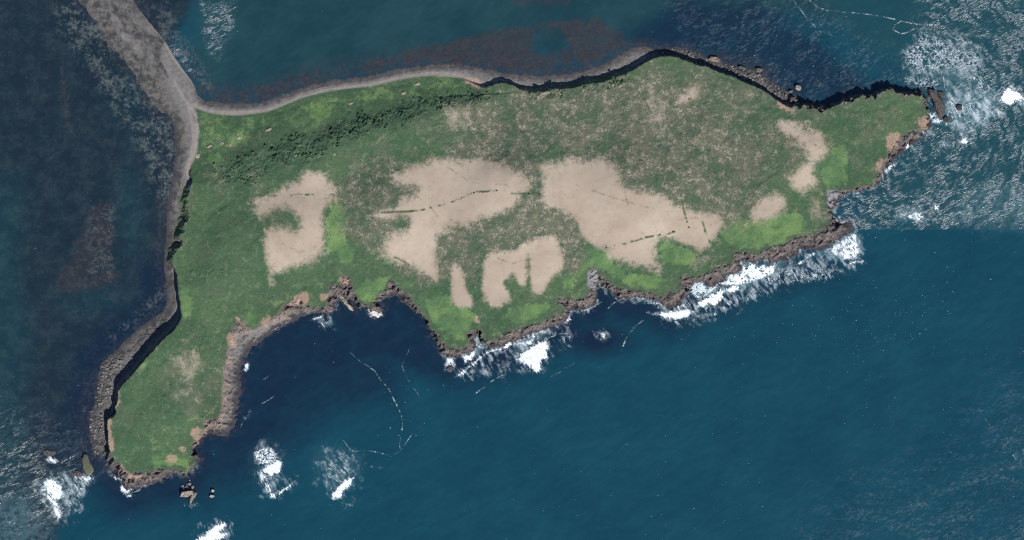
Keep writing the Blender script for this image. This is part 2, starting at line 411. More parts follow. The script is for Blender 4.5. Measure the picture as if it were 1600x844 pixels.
for P in ORANGE: orange = np.maximum(orange, .8 * T.blob(smooth_poly(P, 1), 3.0, 7.5, n_fine * .8 + n_mid * .7))

bayrim = T.blob([(338,540),(380,505),(440,478),(478,470),(478,484),(400,520),(366,560),(362,640),(345,690),(300,700),(330,640)], 4) * sstep(4, -2, s_t) * sstep(-13, -6, s_t + 4 * n_fine) * np.clip(.5 + 1.6 * n_mid + n_fine, 0, 1)
orange = np.maximum(orange, .45 * bayrim)
# heights ---------------------------------------------------------------
veg = T.blob([(815,130),(980,95),(990,125),(900,155),(820,160)], 8)
wgul = T.blob([(250,292),(308,288),(308,415),(250,415)], 7)
cw = 2.2 + 7.5 * veg + (13 + 7 * n_mid) * wgul
beach_h = np.clip(s_w * .13, -2.5, 2.4) + .25 * n_fine * sstep(0, 6, s_w)
# boulder shores
bould = np.maximum.reduce([T.blob([(140,560),(200,545),(185,600),(175,720),(132,715)], 8), T.blob([(1030,68),(1245,100),(1250,165),(1030,95)], 6),
                           .8 * T.blob([(150,590),(270,470),(262,505),(165,620)], 6)]) * sstep(-2, 3, s_w)
beach_h = beach_h + bould * np.clip(n_tiny + .2 * n_fine, -.2, 1) * 1.9
gap_u = np.clip(s_w / np.maximum(s_w + np.maximum(-s_t, 0), .5), 0, 1)
n_gul = T.fbm(9, 6, 3, ridged=True)
rock_h = h_top * (.05 + .95 * sstep(.18, 1.02, gap_u + .14 * n_ridge * (1 - gap_u))) + (n_ridge * 3.6 + n_spur * 3.4 + n_gul * 1.8 + n_fine * 1.0 - 2.2) * (1 - .75 * T.blob([(345,540),(395,510),(460,488),(500,480),(500,500),(400,560),(382,600),(378,690),(350,690),(346,600)], 6)) * sstep(0, .3, gap_u) * (1 - sstep(.85, 1, gap_u))
rock_h = np.where(s_w > 0, np.maximum(rock_h, -.4 + .12 * s_w), np.maximum(s_w * .35, -2.5))
cliff_h = np.where(s_t > -cw, h_top * sstep(-cw, .8, s_t), -9)
cliff_h = cliff_h + wgul * np.where((s_t > -cw) & (s_t < 1), (n_ridge * 2.6 + n_fine * 1.2), 0) * sstep(-cw, -cw + 4, s_t)
bh = np.maximum(beach_h, cliff_h)
inside_h = h_top
h = np.where(s_t > .8, inside_h, beachy * bh + (1 - beachy) * rock_h)
h = h + sstep(0, 4, s_t) * (scrub * (n_fine * 1.3 + n_tiny * .9 + n_mid * 1.5) + (1 - bare) * (heath * (n_fine * .35 + n_tiny * .3) + n_fine * .28 + n_tiny * .12) + bank * .4)
h = h + sstep(0, 10, s_t) * (1 - sstep(0, .35, bare)) * (n_mid * .9 - .9 * sstep(.55, .92, drain))
# little scarp below the slope
sc_d = T.dist([(692,153),(715,151),(750,150),(780,148),(805,147)], 14, closed=False)
yl = np.interp(T.xs, [680, 692, 715, 750, 780, 805], [154, 153, 151, 150, 147, 146])[None, :] + n_mid * 4 + n_fine * 1.5
h = h - 1.2 * sstep(11, 1, sc_d) * sstep(.8, -.8, T.Y - yl) * sstep(-.5, .2, n_mid + .25)

rock = (1 - beachy) * sstep(4.5, -4.5, s_t + n_fine * 5 + n_mid * 3) + beachy * sstep(1.2, -.5, s_t) * sstep(-cw - 1.5, -cw + .5, s_t)
rock = np.maximum(rock, sstep(.9, 1.6, np.hypot(*np.gradient(h))) * (1 - veg) * .9)
rock = rock * (1 - veg * .85) * (1 - wgul * np.clip(.75 + 1.4 * n_mid + .8 * n_fine, 0, 1))
rock = rock * (1 - .9 * low_nw)
wet = np.where(beachy > .5, .8 * sstep(1.6, .1, h), sstep(5.0 + 2.5 * n_mid, .8, h)) * sstep(3, -1, s_t)
greybay = T.blob([(352,520),(395,512),(440,492),(480,482),(490,492),(400,545),(380,570),(372,690),(340,690),(346,600)], 4)
grey2 = np.maximum(T.blob([(918,424),(932,421),(935,440),(928,455),(917,445)], 2), T.blob([(1292,297),(1309,298),(1308,312),(1297,326),(1291,318)], 2))
# spit surface: pale sand in the middle, dark weed and mud to the west
spitm = T.blob(SPIT, 6)
PALE = [[(170,-140),(205,0),(228,36),(248,56),(236,58),(216,50),(200,20),(188,-10),(160,-60),(150,-140)], [(250,66),(260,70),(276,96),(300,130),(306,150),(300,172),(302,215),(292,215),(283,178),(272,160),(262,128),(252,98),(246,80)], [(205,62),(220,72),(224,90),(212,88)], [(178,20),(200,48),(206,70),(190,60),(172,36)]]
pale = np.zeros(T.shape, np.float32)
for P in PALE: pale = np.maximum(pale, T.blob(smooth_poly(P, 1), 3, 5, nb))
mud = np.clip(spitm * (1 - pale) * np.clip(.55 + 1.5 * n_mid + .8 * n_fine + .8 * n_big, .1, 1) + 1.1 * T.blob([(60,-200),(150,-200),(222,40),(268,150),(282,185),(250,195),(180,120),(60,-60)], 14) * sstep(34, 6, s_w + n_mid * 14 + n_fine * 6), 0, 1)
chan = np.maximum.reduce([T.line([(214,57),(228,55),(240,61),(250,66),(247,80),(246,92)], 3.0, 4), T.line([(178,12),(188,26),(194,38),(196,48)], 1.2, 3), .8 * T.line([(246,92),(254,104),(262,120)], .8, 2.5), .8 * T.line([(190,48),(204,52),(214,48)], .8, 2.5)]) * spitm * np.clip(.8 + n_fine, 0, 1)

# ------------------------------------------------------------------ terrain material
def m_terrain():
    t = NT('island_ground')
    bare, bright, heath, scrub = t.attr('cover')
    rock, orange, wet, mud = t.attr('shore')
    sand, shingle, grey, bank = t.attr('beach')
    n60, n18 = t.noise(70, 4), t.noise(17, 4, off=31)
    n6, n2, n1 = t.noise(6.5, 4, .6, off=77), t.noise(2.4, 3, .6, off=11), t.noise(1.1, 2, .6)
    nh, nm = t.noise(9.5, 8, .72, off=53), t.noise(36, 6, .62, off=91)
    g = t.mix(t.ramp(n60, .35, .65), (.047, .096, .047), (.072, .123, .058))
    g = t.mix(t.ramp(nm, .45, .70, 0, .8), g, (.084, .112, .066))
    g = t.mix(t.math('MULTIPLY', t.ramp(nh, .50, .64), .55), g, (.118, .150, .088))
    g = t.mix(t.ramp(n2, .54, .40, 0, .45), g, (.036, .068, .042))
    g = t.mix(t.ramp(n6, .48, .36, 0, .5), g, (.042, .080, .046))
    g = t.mix(t.math('MULTIPLY', t.ramp(t.math('ADD', bright, t.math('ADD', t.math('MULTIPLY', t.math('SUBTRACT', nh, .5), 2.4), t.math('MULTIPLY', t.math('SUBTRACT', nm, .5), 1.2))), .28, .78), t.ramp(n2, .35, .55, .65, 1.0)), g, t.mix(t.ramp(nm, .4, .6), (.080, .150, .064), (.134, .218, .078)))
    g = t.mix(t.math('MULTIPLY', scrub, t.ramp(nh, .58, .42, .15, .8)), g, t.mix(n2, (.032, .066, .042), (.058, .098, .060)))
    # heath: tussocks of dead grass over dark sward
    hg = t.mix(t.ramp(nm, .36, .62), (.064, .092, .058), (.114, .122, .080))
    clump = t.math('MULTIPLY', t.ramp(nh, .485, .60), t.ramp(n2, .42, .56))
    clump = t.math('MULTIPLY', clump, t.ramp(nm, .36, .56, .35, 1.0))
    hg = t.mix(clump, hg, t.mix(n1, (.215, .190, .142), (.36, .31, .24)))
    hg = t.mix(t.ramp(nh, .45, .34, 0, .5), hg, (.048, .072, .054))
    hf = t.math('MULTIPLY', heath, t.ramp(t.math('ADD', nm, t.math('MULTIPLY', heath, .34)), .54, .86))
    g = t.mix(hf, g, hg)
    # bare trodden soil
    bf = t.ramp(t.math('ADD', bare, t.math('MULTIPLY', t.math('SUBTRACT', t.math('ADD', nh, t.math('MULTIPLY', n2, .55)), .78), 1.15)), .04, .96)
    bs = t.mix(t.ramp(n60, .35, .65), t.mix(n18, (.345, .276, .206), (.380, .306, .234)), (.410, .338, .258))
    bs = t.mix(t.ramp(n6, .5, .72, 0, .5), bs, (.325, .268, .212))
    bs = t.mix(t.ramp(n2, .36, .27, 0, .5), bs, (.23, .20, .15))
    bs = t.mix(t.ramp(nm, .48, .68, 0, .6), bs, (.30, .245, .178))
    bs = t.mix(t.ramp(nh, .60, .72, 0, .45), bs, (.245, .215, .155))
    bs = t.mix(t.ramp(t.voro(9.0), .10, .05, 0, .6), bs, (.10, .10, .06))
    g = t.mix(bf, g, bs)
    g = t.mix(t.math('MULTIPLY', bank, .30), g, (.092, .105, .070))
    # shore
    sh = t.mix(t.ramp(n6, .38, .62), (.140, .132, .122), (.196, .186, .170))
    sh = t.mix(t.ramp(n1, .38, .62, 0, .45), sh, (.10, .095, .095))
    sh = t.mix(sand, sh, t.mix(n6, (.255, .228, .200), (.31, .275, .240)))
    sh = t.mix(mud, sh, t.mix(t.ramp(nh, .40, .60), (.046, .049, .048), (.128, .119, .108)))
    col = t.mix(shingle, g, sh)
    rk = t.mix(t.ramp(nh, .40, .60), (.060, .051, .052), (.185, .155, .138))
    rk = t.mix(t.ramp(n18, .45, .65, 0, .6), rk, (.125, .104, .094))
    rk = t.mix(t.ramp(n2, .54, .40, 0, .7), rk, (.045, .040, .042))
    rk = t.mix(t.ramp(n1, .58, .72, 0, .6), rk, (.30, .26, .215))
    col = t.mix(rock, col, rk)
    col = t.mix(grey, col, t.mix(n6, (.15, .145, .15), (.26, .25, .25)))
    col = t.mix(orange, col, t.mix(t.ramp(n2, .4, .65), (.30, .195, .142), (.41, .29, .22)))
    col = t.mix(t.math('MULTIPLY', wet, .9), col, t.mix(n2, (.022, .022, .028), (.062, .056, .060)))
    hb = t.math('ADD', t.math('MULTIPLY', n2, .6), t.math('MULTIPLY', n1, .4))
    nrm = t.bump(hb, .6, t.math('ADD', t.math('MULTIPLY', t.math('SUBTRACT', 1.0, bf), .45), t.math('MULTIPLY', rock, .55)))
    return t.done(col, .95, .15, nrm)


MAT_T = m_terrain()

sand = beachy * sstep(-12, -3, s_t) * (1 - rock) * np.where((T.X < 1010), 1, 0) * (h > .8)
sand = np.maximum(sand * .75, .06 * pale * spitm)
sand = np.maximum(sand, .5 * T.line([(272,125),(282,145),(292,160),(300,185),(303,215),(298,245),(285,280),(272,320)], 1.2, 2.5))
sand = np.maximum(sand, 1.0 * T.line([(196,-40),(207,3),(226,26),(246,52),(257,66),(270,90),(284,109),(298,126),(302,134)], .5, 1.6))
shingle = sstep(.6, -.6, s_t) * np.maximum(beachy, greybay)
shingle = shingle * (1 - veg * sstep(-12, -6, s_t)) * (1 - wgul * sstep(-cw - .5, -cw + 1.5, s_t))
band = np.exp(-((s_wl - 6.0 + 1.5 * n_mid) / 1.5) ** 2) * .7 + np.exp(-((s_wl - 10 + 1.5 * n_mid) / 1.1) ** 2) * .5 + .75 * sstep(5, 0, s_w + 3 * n_mid + 1.5 * n_fine) + .9 * sstep(24, 8, s_w + 5 * n_mid + 3 * n_fine) * T.blob([(240,185),(320,185),(310,300),(290,520),(150,720),(130,720),(130,560),(240,470)], 8)
mudm = np.clip(mud + chan + beachy * (1 - spitm) * band + bould * np.clip(.75 + 1.2 * n_fine + .6 * n_mid, .2, 1), 0, 1) * (s_w > -3)
wet_spit = wet * (1 - .75 * spitm)
wet_spit = np.clip(np.maximum(wet_spit, .6 * chan), 0, 1)

A1 = np.stack([np.clip(bare * (1 - bank), 0, 1), bright, heath, scrub], -1)
A2 = np.stack([np.clip(rock * (1 - greybay * np.where(T.Y > 560, .45, .75)), 0, 1), orange, wet_spit, mudm], -1)
A3 = np.stack([sand, np.clip(shingle, 0, 1), np.maximum(grey2, .0), bank], -1)

NXT, NYT = T.shape[1], T.shape[0]
idx = np.arange(NXT * NYT).reshape(NYT, NXT)
quads = np.stack([idx[1:, :-1], idx[1:, 1:], idx[:-1, 1:], idx[:-1, :-1]], -1).reshape(-1, 4)
hq = h.reshape(-1)[quads].max(1)
co = np.stack([T.X - CX, CY - T.Y, h], -1).reshape(-1, 3)
gy_, gx_ = np.gradient(h)
nv = np.stack([-gx_, gy_, np.ones_like(h)], -1); nv /= np.linalg.norm(nv, axis=-1, keepdims=True)
nv = nv.reshape(-1, 3)
def q4(a): return a.reshape(-1)[quads].mean(1)
qs_t, qbe, qsp, qx, qy = q4(s_t), q4(beachy), q4(spitm), q4(T.X), q4(T.Y)
land = hq > -1.6
cls = np.zeros(len(quads), int)
cls[qs_t > 0] = 1
cliffq = (qs_t <= 0) & (qbe > .5) & (q4(s_t + cw) > -1.0)
cls[(qs_t <= 0) & (qbe > .5)] = 3
cls[cliffq] = 2
cls[(qs_t <= 0) & (qbe <= .5)] = 5
cls[(qs_t <= 0) & (qsp > .5) & (qy < 178)] = 4
for c, name in [(1, 'island_plateau'), (2, 'cliff_face'), (3, 'shingle_beach'), (4, 'sand_spit'), (5, 'rock_slope')]:
    q = quads[land & (cls == c)]
    u, inv = np.unique(q, return_inverse=True)
    me = raw_mesh(name, co[u], inv.reshape(-1, 4))
    me.normals_split_custom_set_from_vertices([tuple(v) for v in nv[u].tolist()])
    attr(me, 'cover', A1.reshape(-1, 4)[u]); attr(me, 'shore', A2.reshape(-1, 4)[u]); attr(me, 'beach', A3.reshape(-1, 4)[u])
    o = link(name, me, MAT_T)
    tag(o, kind='structure')
DESCR = {'island_plateau': 'green grass plateau of the island with bare sandy fields', 'cliff_face': 'steep shaded cliff along the north and west shores',
         'shingle_beach': 'grey shingle beach fringing the north and west shores', 'sand_spit': 'grey sand and mud spit joining the island to the north-west',
         'rock_slope': 'brown gullied rock slopes along the south and east coast'}
for n_, l_ in DESCR.items(): bpy.data.objects[n_]['label'] = l_


def ground(x, y):
    i = int(round((x - T.xs[0]))); j = int(round((y - T.ys[0])))
    i = min(max(i, 0), NXT - 1); j = min(max(j, 0), NYT - 1)
    return float(h[j, i])


# ------------------------------------------------------------------ sea
def graded(a, b, step, far):
    core = np.arange(a, b + .01, step)
    lo, hi = [], []
    s = step; p = a
    while p > a - far: s *= 1.5; p -= s; lo.append(p)
    s = step; p = b
    while p < b + far: s *= 1.5; p += s; hi.append(p)
    return np.concatenate([lo[::-1], core, hi])


S = Grid(graded(-60, 1660, 2.0, 9000), graded(-60, 904, 2.0, 9000))
m1, m2, m3 = S.fbm(60, 21, 4), S.fbm(14, 22, 4), S.fbm(160, 23, 3)
nn = m1 * .7 + m2 * .4
d_isl = -S.sd(wl_p, 90)            # distance off shore
kelp = np.zeros(S.shape, np.float32)
for P, a, s_ in [([(545,112),(600,85),(700,66),(760,50),(850,35),(930,28),(972,50),(985,72),(930,95),(850,112),(700,96),(600,108)], .95, 7), ([(88,455),(140,322),(176,315),(182,440),(110,462)], .8, 9),
             ([(88,90),(98,92),(116,212),(102,212)], .5, 5), ([(150,230),(230,240),(220,270),(150,265)], .3, 10), ([(790,-10),(890,-12),(895,12),(800,10)], .55, 5), ([(330,150),(420,132),(545,112),(520,128),(420,158),(340,162)], .55, 6)]:
    kelp = np.maximum(kelp, a * S.blob(P, s_, s_ * 1.6, nn))
kelp *= np.clip(.85 + .5 * m2 + .4 * m1, .2, 1.1)
kelp *= 1 - .75 * S.blob([(835,45),(875,45),(892,75),(850,90),(832,80)], 6, 8, nn)
wrack = np.clip(sstep(46, 4, d_isl) * S.blob([(300,-200),(320,120),(560,60),(760,70),(1000,60),(1200,100),(1210,160),(900,180),(300,200)], 10), 0, 1) * .95
wrack = np.maximum(wrack, .55 * sstep(34, 0, d_isl) * S.blob([(60,-200),(100,-20),(210,140),(240,230),(245,480),(120,600),(110,720),(180,760),(340,300),(300,100),(210,-200)], 10))
wrack = wrack
wrack *= np.clip(.75 + .9 * m2 + .4 * m1, 0, 1.2)
navy = np.clip(.95 * sstep(80, 10, d_isl) * sstep(380, 440, S.Y + .15 * (S.X - 800) * 0), 0, 1)
reefs = sstep(22, 3, d_isl + m2 * 16) * sstep(-.05, .3, m2 + .6 * m1) * sstep(150, 250, S.Y + .25 * (S.X - 300)) * (1 - S.blob([(0,0),(300,0),(300,500),(150,700),(0,720)], 5))
navy = np.maximum(navy, .92 * S.blob([(360,570),(480,480),(600,470),(690,550),(715,610),(600,560),(470,600),(430,700),(340,700),(290,780),(200,800),(160,760),(300,690)], 14, 14, nn))
navy = np.maximum(navy, .80 * S.blob([(400,540),(640,540),(620,620),(520,650),(440,720),(330,790),(300,700)], 40, 25, nn))
navy = np.maximum(navy, .82 * S.blob([(965,62),(1060,5),(1180,0),(1270,60),(1350,120),(1395,140),(1240,165),(1100,90),(1000,75)], 22, 18, nn))
navy = np.maximum(navy, .7 * S.ell(930, 530, 90, 40) * 2)
navy = np.maximum(navy, .7 * S.blob([(640,-60),(660,110),(320,165),(310,100)], 1, 0) * 0)
west = S.blob([(-4000,-4000),(330,-4000),(330,-60),(262,80),(300,300),(270,480),(160,700),(150,730),(85,830),(40,4000),(-4000,4000)], 14, 10, nn)
westteal = np.clip(np.maximum(sstep(70, 15, S.X + m3 * 30) * sstep(230, 330, S.Y), .8 * S.ell(160, 470, 110, 50) + .9 * S.ell(205, 330, 40, 130) + .5 * S.ell(210, 160, 60, 90)), 0, 1) * west
north = S.blob([(262,-4000),(1300,-4000),(1500,-4000),(1460,60),(1250,20),(1050,30),(960,70),(560,130),(330,160),(300,120)], 30, 20, nn)
ne = S.blob([(1250,-400),(4000,-400),(4000,358),(1330,358),(1370,280),(1450,200),(1470,150),(1380,90),(1300,30)], 25, 10, nn)
seam = (S.Y < 358.5) * 1.0
ne *= seam
turq = np.zeros(S.shape, np.float32)
for P, a, s_ in [([(1470,135),(1500,130),(1560,150),(1560,165),(1520,210),(1500,215),(1480,190)], .6, 18), ([(1440,95),(1500,95),(1560,150),(1480,140)], .3, 12), ([(1500,300),(1600,280),(1640,350),(1490,355)], .25, 20),
             ([(1400,325),(1445,322),(1440,345),(1400,345)], .35, 6), ([(720,528),(752,522),(760,545),(735,560)], .5, 4), ([(1080,440),(1160,415),(1240,400),(1210,430),(1140,460),(1080,470)], .55, 7),
             ([(1260,400),(1300,380),(1335,360),(1350,400),(1300,410)], .5, 6), ([(830,520),(870,510),(830,545),(790,560)], .3, 8), ([(490,700),(560,700),(560,740),(520,770),(500,740)], .15, 14),
             ([(60,740),(130,735),(110,810),(70,800)], .3, 12), ([(-30,770),(90,790),(60,900),(-30,900)], .3, 20), ([(395,690),(445,700),(440,760),(400,760)], .12, 12)]:
    turq = np.maximum(turq, a * S.blob(smooth_poly(P, 2), s_, s_ * 1.5, nn))
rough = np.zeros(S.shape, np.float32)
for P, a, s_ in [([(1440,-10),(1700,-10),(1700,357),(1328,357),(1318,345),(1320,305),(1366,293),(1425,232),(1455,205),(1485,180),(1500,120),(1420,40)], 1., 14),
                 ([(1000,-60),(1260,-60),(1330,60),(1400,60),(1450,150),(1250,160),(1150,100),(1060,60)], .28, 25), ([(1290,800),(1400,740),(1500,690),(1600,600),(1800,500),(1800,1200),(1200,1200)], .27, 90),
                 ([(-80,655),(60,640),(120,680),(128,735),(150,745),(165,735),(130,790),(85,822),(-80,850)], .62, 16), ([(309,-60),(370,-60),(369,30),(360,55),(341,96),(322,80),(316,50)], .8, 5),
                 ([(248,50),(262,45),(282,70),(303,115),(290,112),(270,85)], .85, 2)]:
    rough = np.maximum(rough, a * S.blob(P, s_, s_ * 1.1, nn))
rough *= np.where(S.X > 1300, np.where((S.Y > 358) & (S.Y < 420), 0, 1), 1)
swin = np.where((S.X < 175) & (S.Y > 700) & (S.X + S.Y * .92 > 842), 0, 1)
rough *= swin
flat = np.maximum.reduce([.9 * S.blob([(85,-90),(112,-10),(150,40),(180,90),(235,165),(275,190),(276,290),(255,330),(225,250),(190,190),(140,110),(90,40)], 14, 14, nn),
    .6 * S.blob([(205,-80),(215,0),(262,62),(305,125),(330,150),(330,120),(290,60),(262,0),(240,-80)], 5, 5, nn), .6 * S.blob([(170,540),(262,470),(262,440),(230,470),(170,520)], 8, 6, nn), .10 * west, .5 * S.blob([(130,450),(140,330),(178,318),(182,440)], 9, 9, nn), .4 * S.blob([(228,290),(245,262),(246,305),(236,318)], 5, 5, nn)])
sdir_ = 42
def srot(deg, l, w, seed):
    th = math.radians(deg); Xr = S.X * math.cos(th) + S.Y * math.sin(th); Yr = -S.X * math.sin(th) + S.Y * math.cos(th)
    return pnoise((Xr + m1 * 12) / l + seed, (Yr + m2 * 5) / w + seed * 2)
fib = srot(55, 22, 4.5, 5) * .6 + srot(62, 12, 2.6, 9) * .5
exposed = S.blob([(690,480),(1340,290),(1370,360),(1250,470),(900,600),(680,620)], 12) + .8 * S.blob([(1320,300),(1480,110),(1530,130),(1520,220),(1400,300)], 12) + .5 * S.blob([(150,700),(330,690),(340,800),(150,800)], 14) + .45 * S.blob([(480,470),(620,470),(620,510),(480,520)], 8)
wash = np.clip(sstep(16, 1, d_isl + m2 * 9) * exposed * (.36 + .9 * fib + .7 * m2 + .35 * m1), 0, 1)
for P, a, s_ in [([(1560,150),(1575,130),(1620,140),(1620,165),(1575,175),(1500,220),(1490,225)], .55, 12), ([(1040,470),(1160,420),(1260,400),(1330,360),(1352,400),(1320,425),(1200,450),(1110,500),(1030,505)], .5, 16), ([(700,560),(800,530),(890,512),(900,525),(860,560),(850,590),(800,580),(730,600),(700,590)], .42, 14),
                 ([(395,690),(440,695),(450,735),(465,755),(430,790),(400,760)], .34, 15), ([(490,715),(520,690),(560,700),(565,745),(540,785),(515,785),(500,745)], .34, 18), ([(300,830),(350,805),(370,820),(350,860),(300,870)], .4, 13), ([(50,745),(80,735),(150,740),(130,790),(95,825),(60,790)], .45, 14),
                 ([(925,512),(950,512),(952,535),(930,530)], .4, 5), ([(480,490),(525,490),(528,520),(490,515)], .35, 8), ([(1405,75),(1450,40),(1545,70),(1550,110),(1480,135),(1410,125)], .40, 14), ([(1475,135),(1560,140),(1530,205),(1490,220),(1478,180)], .55, 12), ([(1390,325),(1470,318),(1470,345),(1400,352)], .35, 8), ([(1460,215),(1520,205),(1520,232),(1460,236)], .4, 8)]:
    wash = np.maximum(wash, 1.25 * a * S.blob(smooth_poly(P, 2), s_, s_ * 1.6, nn) * np.clip(.5 + 1.5 * fib + .7 * m2, 0, 1.3))
rr = np.hypot(S.X - 1425, S.Y - 190) + m1 * 26 + m2 * 6; tt = np.arctan2(S.Y - 190, S.X - 1425)
swirl = np.clip(.5 + .75 * pnoise(rr / 9.0, tt * 5 + m1) + .45 * pnoise(rr / 4.2 + 9, tt * 12 + m2 * .6), 0, 1)
swirl = np.where(S.X > 1150, swirl, np.clip(.5 + .8 * srot(-20, 30, 7, 3) + .4 * srot(-14, 16, 3.4, 7), 0, 1))
swell = (S.perlin(24, 91, 16) * .25 + S.perlin(9, 92) * .10) * sstep(0, 20, d_isl)
Z = np.where((np.abs(S.X - 800) < 1100) & (np.abs(S.Y - 422) < 700), swell, 0)

NXS, NYS = S.shape[1], S.shape[0]
idx = np.arange(NXS * NYS).reshape(NYS, NXS)
sq = np.stack([idx[1:, :-1], idx[1:, 1:], idx[:-1, 1:], idx[:-1, :-1]], -1).reshape(-1, 4)
under = (d_isl.reshape(-1)[sq].max(1) > -14)
sq = sq[under]
sco = np.stack([S.X - CX, CY - S.Y, Z], -1).reshape(-1, 3)
u, inv = np.unique(sq, return_inverse=True)
me = raw_mesh('sea', sco[u], inv.reshape(-1, 4))
attr(me, 'bed', np.stack([kelp, np.maximum(wrack, .9 * reefs), navy, turq], -1).reshape(-1, 4)[u])
attr(me, 'body', np.stack([west, westteal, north, ne], -1).reshape(-1, 4)[u])
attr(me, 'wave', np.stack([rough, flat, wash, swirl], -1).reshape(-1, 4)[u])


def m_sea():
    t = NT('sea_water')
    kelp, wrack, navy, turq = t.attr('bed')
    west, wteal, north, ne = t.attr('body')
    rough, flat, wash, swirl = t.attr('wave')
    n90, n25, n8, n3 = t.noise(110, 4), t.noise(26, 4, off=5), t.noise(8, 4, .6, off=9), t.noise(3, 3, .6, off=3)
    deep = t.mix(t.ramp(n90, .3, .7), (.0042, .041, .063), (.0058, .050, .073))
    c = t.mix(north, deep, t.mix(t.ramp(n90, .35, .65), (.0085, .036, .046), (.0140, .050, .059)))
    c = t.mix(ne, c, t.mix(n25, (.0085, .040, .054), (.012, .060, .070)))
    c = t.mix(west, c, t.mix(t.ramp(n25, .35, .65), (.0090, .0195, .029), (.0125, .0255, .034)))
    c = t.mix(wteal, c, t.mix(t.ramp(n25, .35, .65), (.0085, .030, .040), (.0110, .038, .046)))
    c = t.mix(t.math('MULTIPLY', navy, t.ramp(n25, .2, .6, .75, 1.0)), c, (.0050, .0155, .034))
    fine = t.noise(5, 7, .72, off=41)
    c = t.mix(t.math('MULTIPLY', wrack, t.ramp(fine, .35, .6, .5, 1.0)), c, t.mix(t.ramp(fine, .38, .68), (.024, .024, .034), (.052, .048, .054)))
    kf = t.ramp(t.math('ADD', kelp, t.math('MULTIPLY', t.math('SUBTRACT', fine, .5), .9)), .05, 1.05, 0, .85)
    c = t.mix(kf, c, t.mix(t.ramp(fine, .35, .65), (.028, .028, .033), (.043, .039, .042)))
    ff = t.math('MULTIPLY', flat, t.ramp(t.math('ADD', fine, t.math('MULTIPLY', n25, .5)), .70, .92))
    c = t.mix(ff, c, t.mix(n3, (.050, .066, .066), (.150, .165, .155)))
    c = t.mix(t.math('MULTIPLY', turq, t.ramp(t.math('ADD', n8, t.math('MULTIPLY', n3, .3)), .42, .78)), c, (.13, .24, .26))
    # wind waves, crests lying across the swell
    def crest(deg, squash):
        return t.vmap(t.vmap(t.pos, (0, 0, 0), (1, 1, 1), math.radians(-deg)), (0, 0, 0), (squash, 1, 1), 0)
    w1 = t.noise(3.2, 4, .62, vec=crest(28, .38), dist=.6); w2 = t.noise(1.8, 3, .6, vec=crest(10, .45), dist=.3)
    train = t.noise(11, 5, .62, vec=crest(33, .26), dist=1.2, off=3)
    big = t.noise(48, 4, .6, vec=crest(35, .5), off=8)
    hgt = t.math('ADD', t.math('MULTIPLY', w1, .75), t.math('MULTIPLY', w2, .3))
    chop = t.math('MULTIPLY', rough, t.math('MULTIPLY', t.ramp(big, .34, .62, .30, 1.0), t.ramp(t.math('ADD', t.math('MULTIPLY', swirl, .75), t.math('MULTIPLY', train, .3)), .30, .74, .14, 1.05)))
    nrm = t.bump(hgt, 3.6, t.math('ADD', .05, t.math('MULTIPLY', chop, .9)))
    c = t.mul(c, t.ramp(train, .36, .68, .96, 1.08))  # swell shading put into the colour as faint lighter and darker bands
    # sun glint on the choppy crests, painted into the base colour
    glint = t.math('MULTIPLY', chop, t.ramp(t.math('ADD', w1, t.math('MULTIPLY', w2, .45)), .64, .98))
    c = t.mix(t.math('MULTIPLY', glint, .70), c, (.34, .41, .43))
    # wash left behind by the breakers, drawn out in strands
    lace = t.math('ADD', t.math('MULTIPLY', fine, .7), t.math('MULTIPLY', w1, .5))
    wf = t.ramp(t.math('ADD', wash, t.math('MULTIPLY', t.math('SUBTRACT', lace, .6), 1.2)), .08, 1.1)
    wf = t.math('MULTIPLY', wf, t.ramp(wash, .03, .25))
    c = t.mix(t.math('MULTIPLY', wf, .85), c, (.50, .58, .60))
    return t.done(c, .22, .4, nrm)


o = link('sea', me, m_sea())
tag(o, label='dark teal sea around the island with kelp beds', kind='structure')

# ------------------------------------------------------------------ rocks
def m_rock(name, lo, hi, top=None, topz=.6):
    t = NT(name)
    n = t.noise(3.0, 4, .6); f = t.noise(.9, 3, .6)
    c = t.mix(t.ramp(n, .35, .65), lo, hi)
    c = t.mix(t.ramp(f, .5, .36, 0, .6), c, tuple(x * .4 for x in lo))
    if top:
        s = t.n.new('ShaderNodeSeparateXYZ'); t.l.new(t.nor, s.inputs[0])
        c = t.mix(t.math('MULTIPLY', t.ramp(s.outputs[2], topz, .97), t.ramp(n, .30, .5, .3, 1.0)), c, top)
    s2 = t.n.new('ShaderNodeSeparateXYZ'); t.l.new(t.pos, s2.inputs[0])
    c = t.mix(t.ramp(s2.outputs[2], 1.3, .3), c, (.028, .028, .034))
    return t.done(c, .92, .2, t.bump(f, .5, .7))


MR = {
 'brown': m_rock('rock_brown', (.055, .049, .048), (.125, .106, .096)),
 'dark': m_rock('rock_dark', (.034, .030, .034), (.075, .065, .066)),
 'pale': m_rock('rock_pale', (.20, .165, .135), (.42, .36, .29)),
 'green': m_rock('rock_green_top', (.12, .105, .085), (.24, .21, .16), top=(.088, .104, .062)),
 'guano': m_rock('rock_guano', (.06, .055, .06), (.16, .14, .13), top=(.62, .60, .56), topz=.75),
 'tan': m_rock('rock_tan', (.14, .115, .095), (.33, .26, .19)),
 'boulder': m_rock('rock_boulder', (.13, .115, .110), (.30, .265, .245)),
}


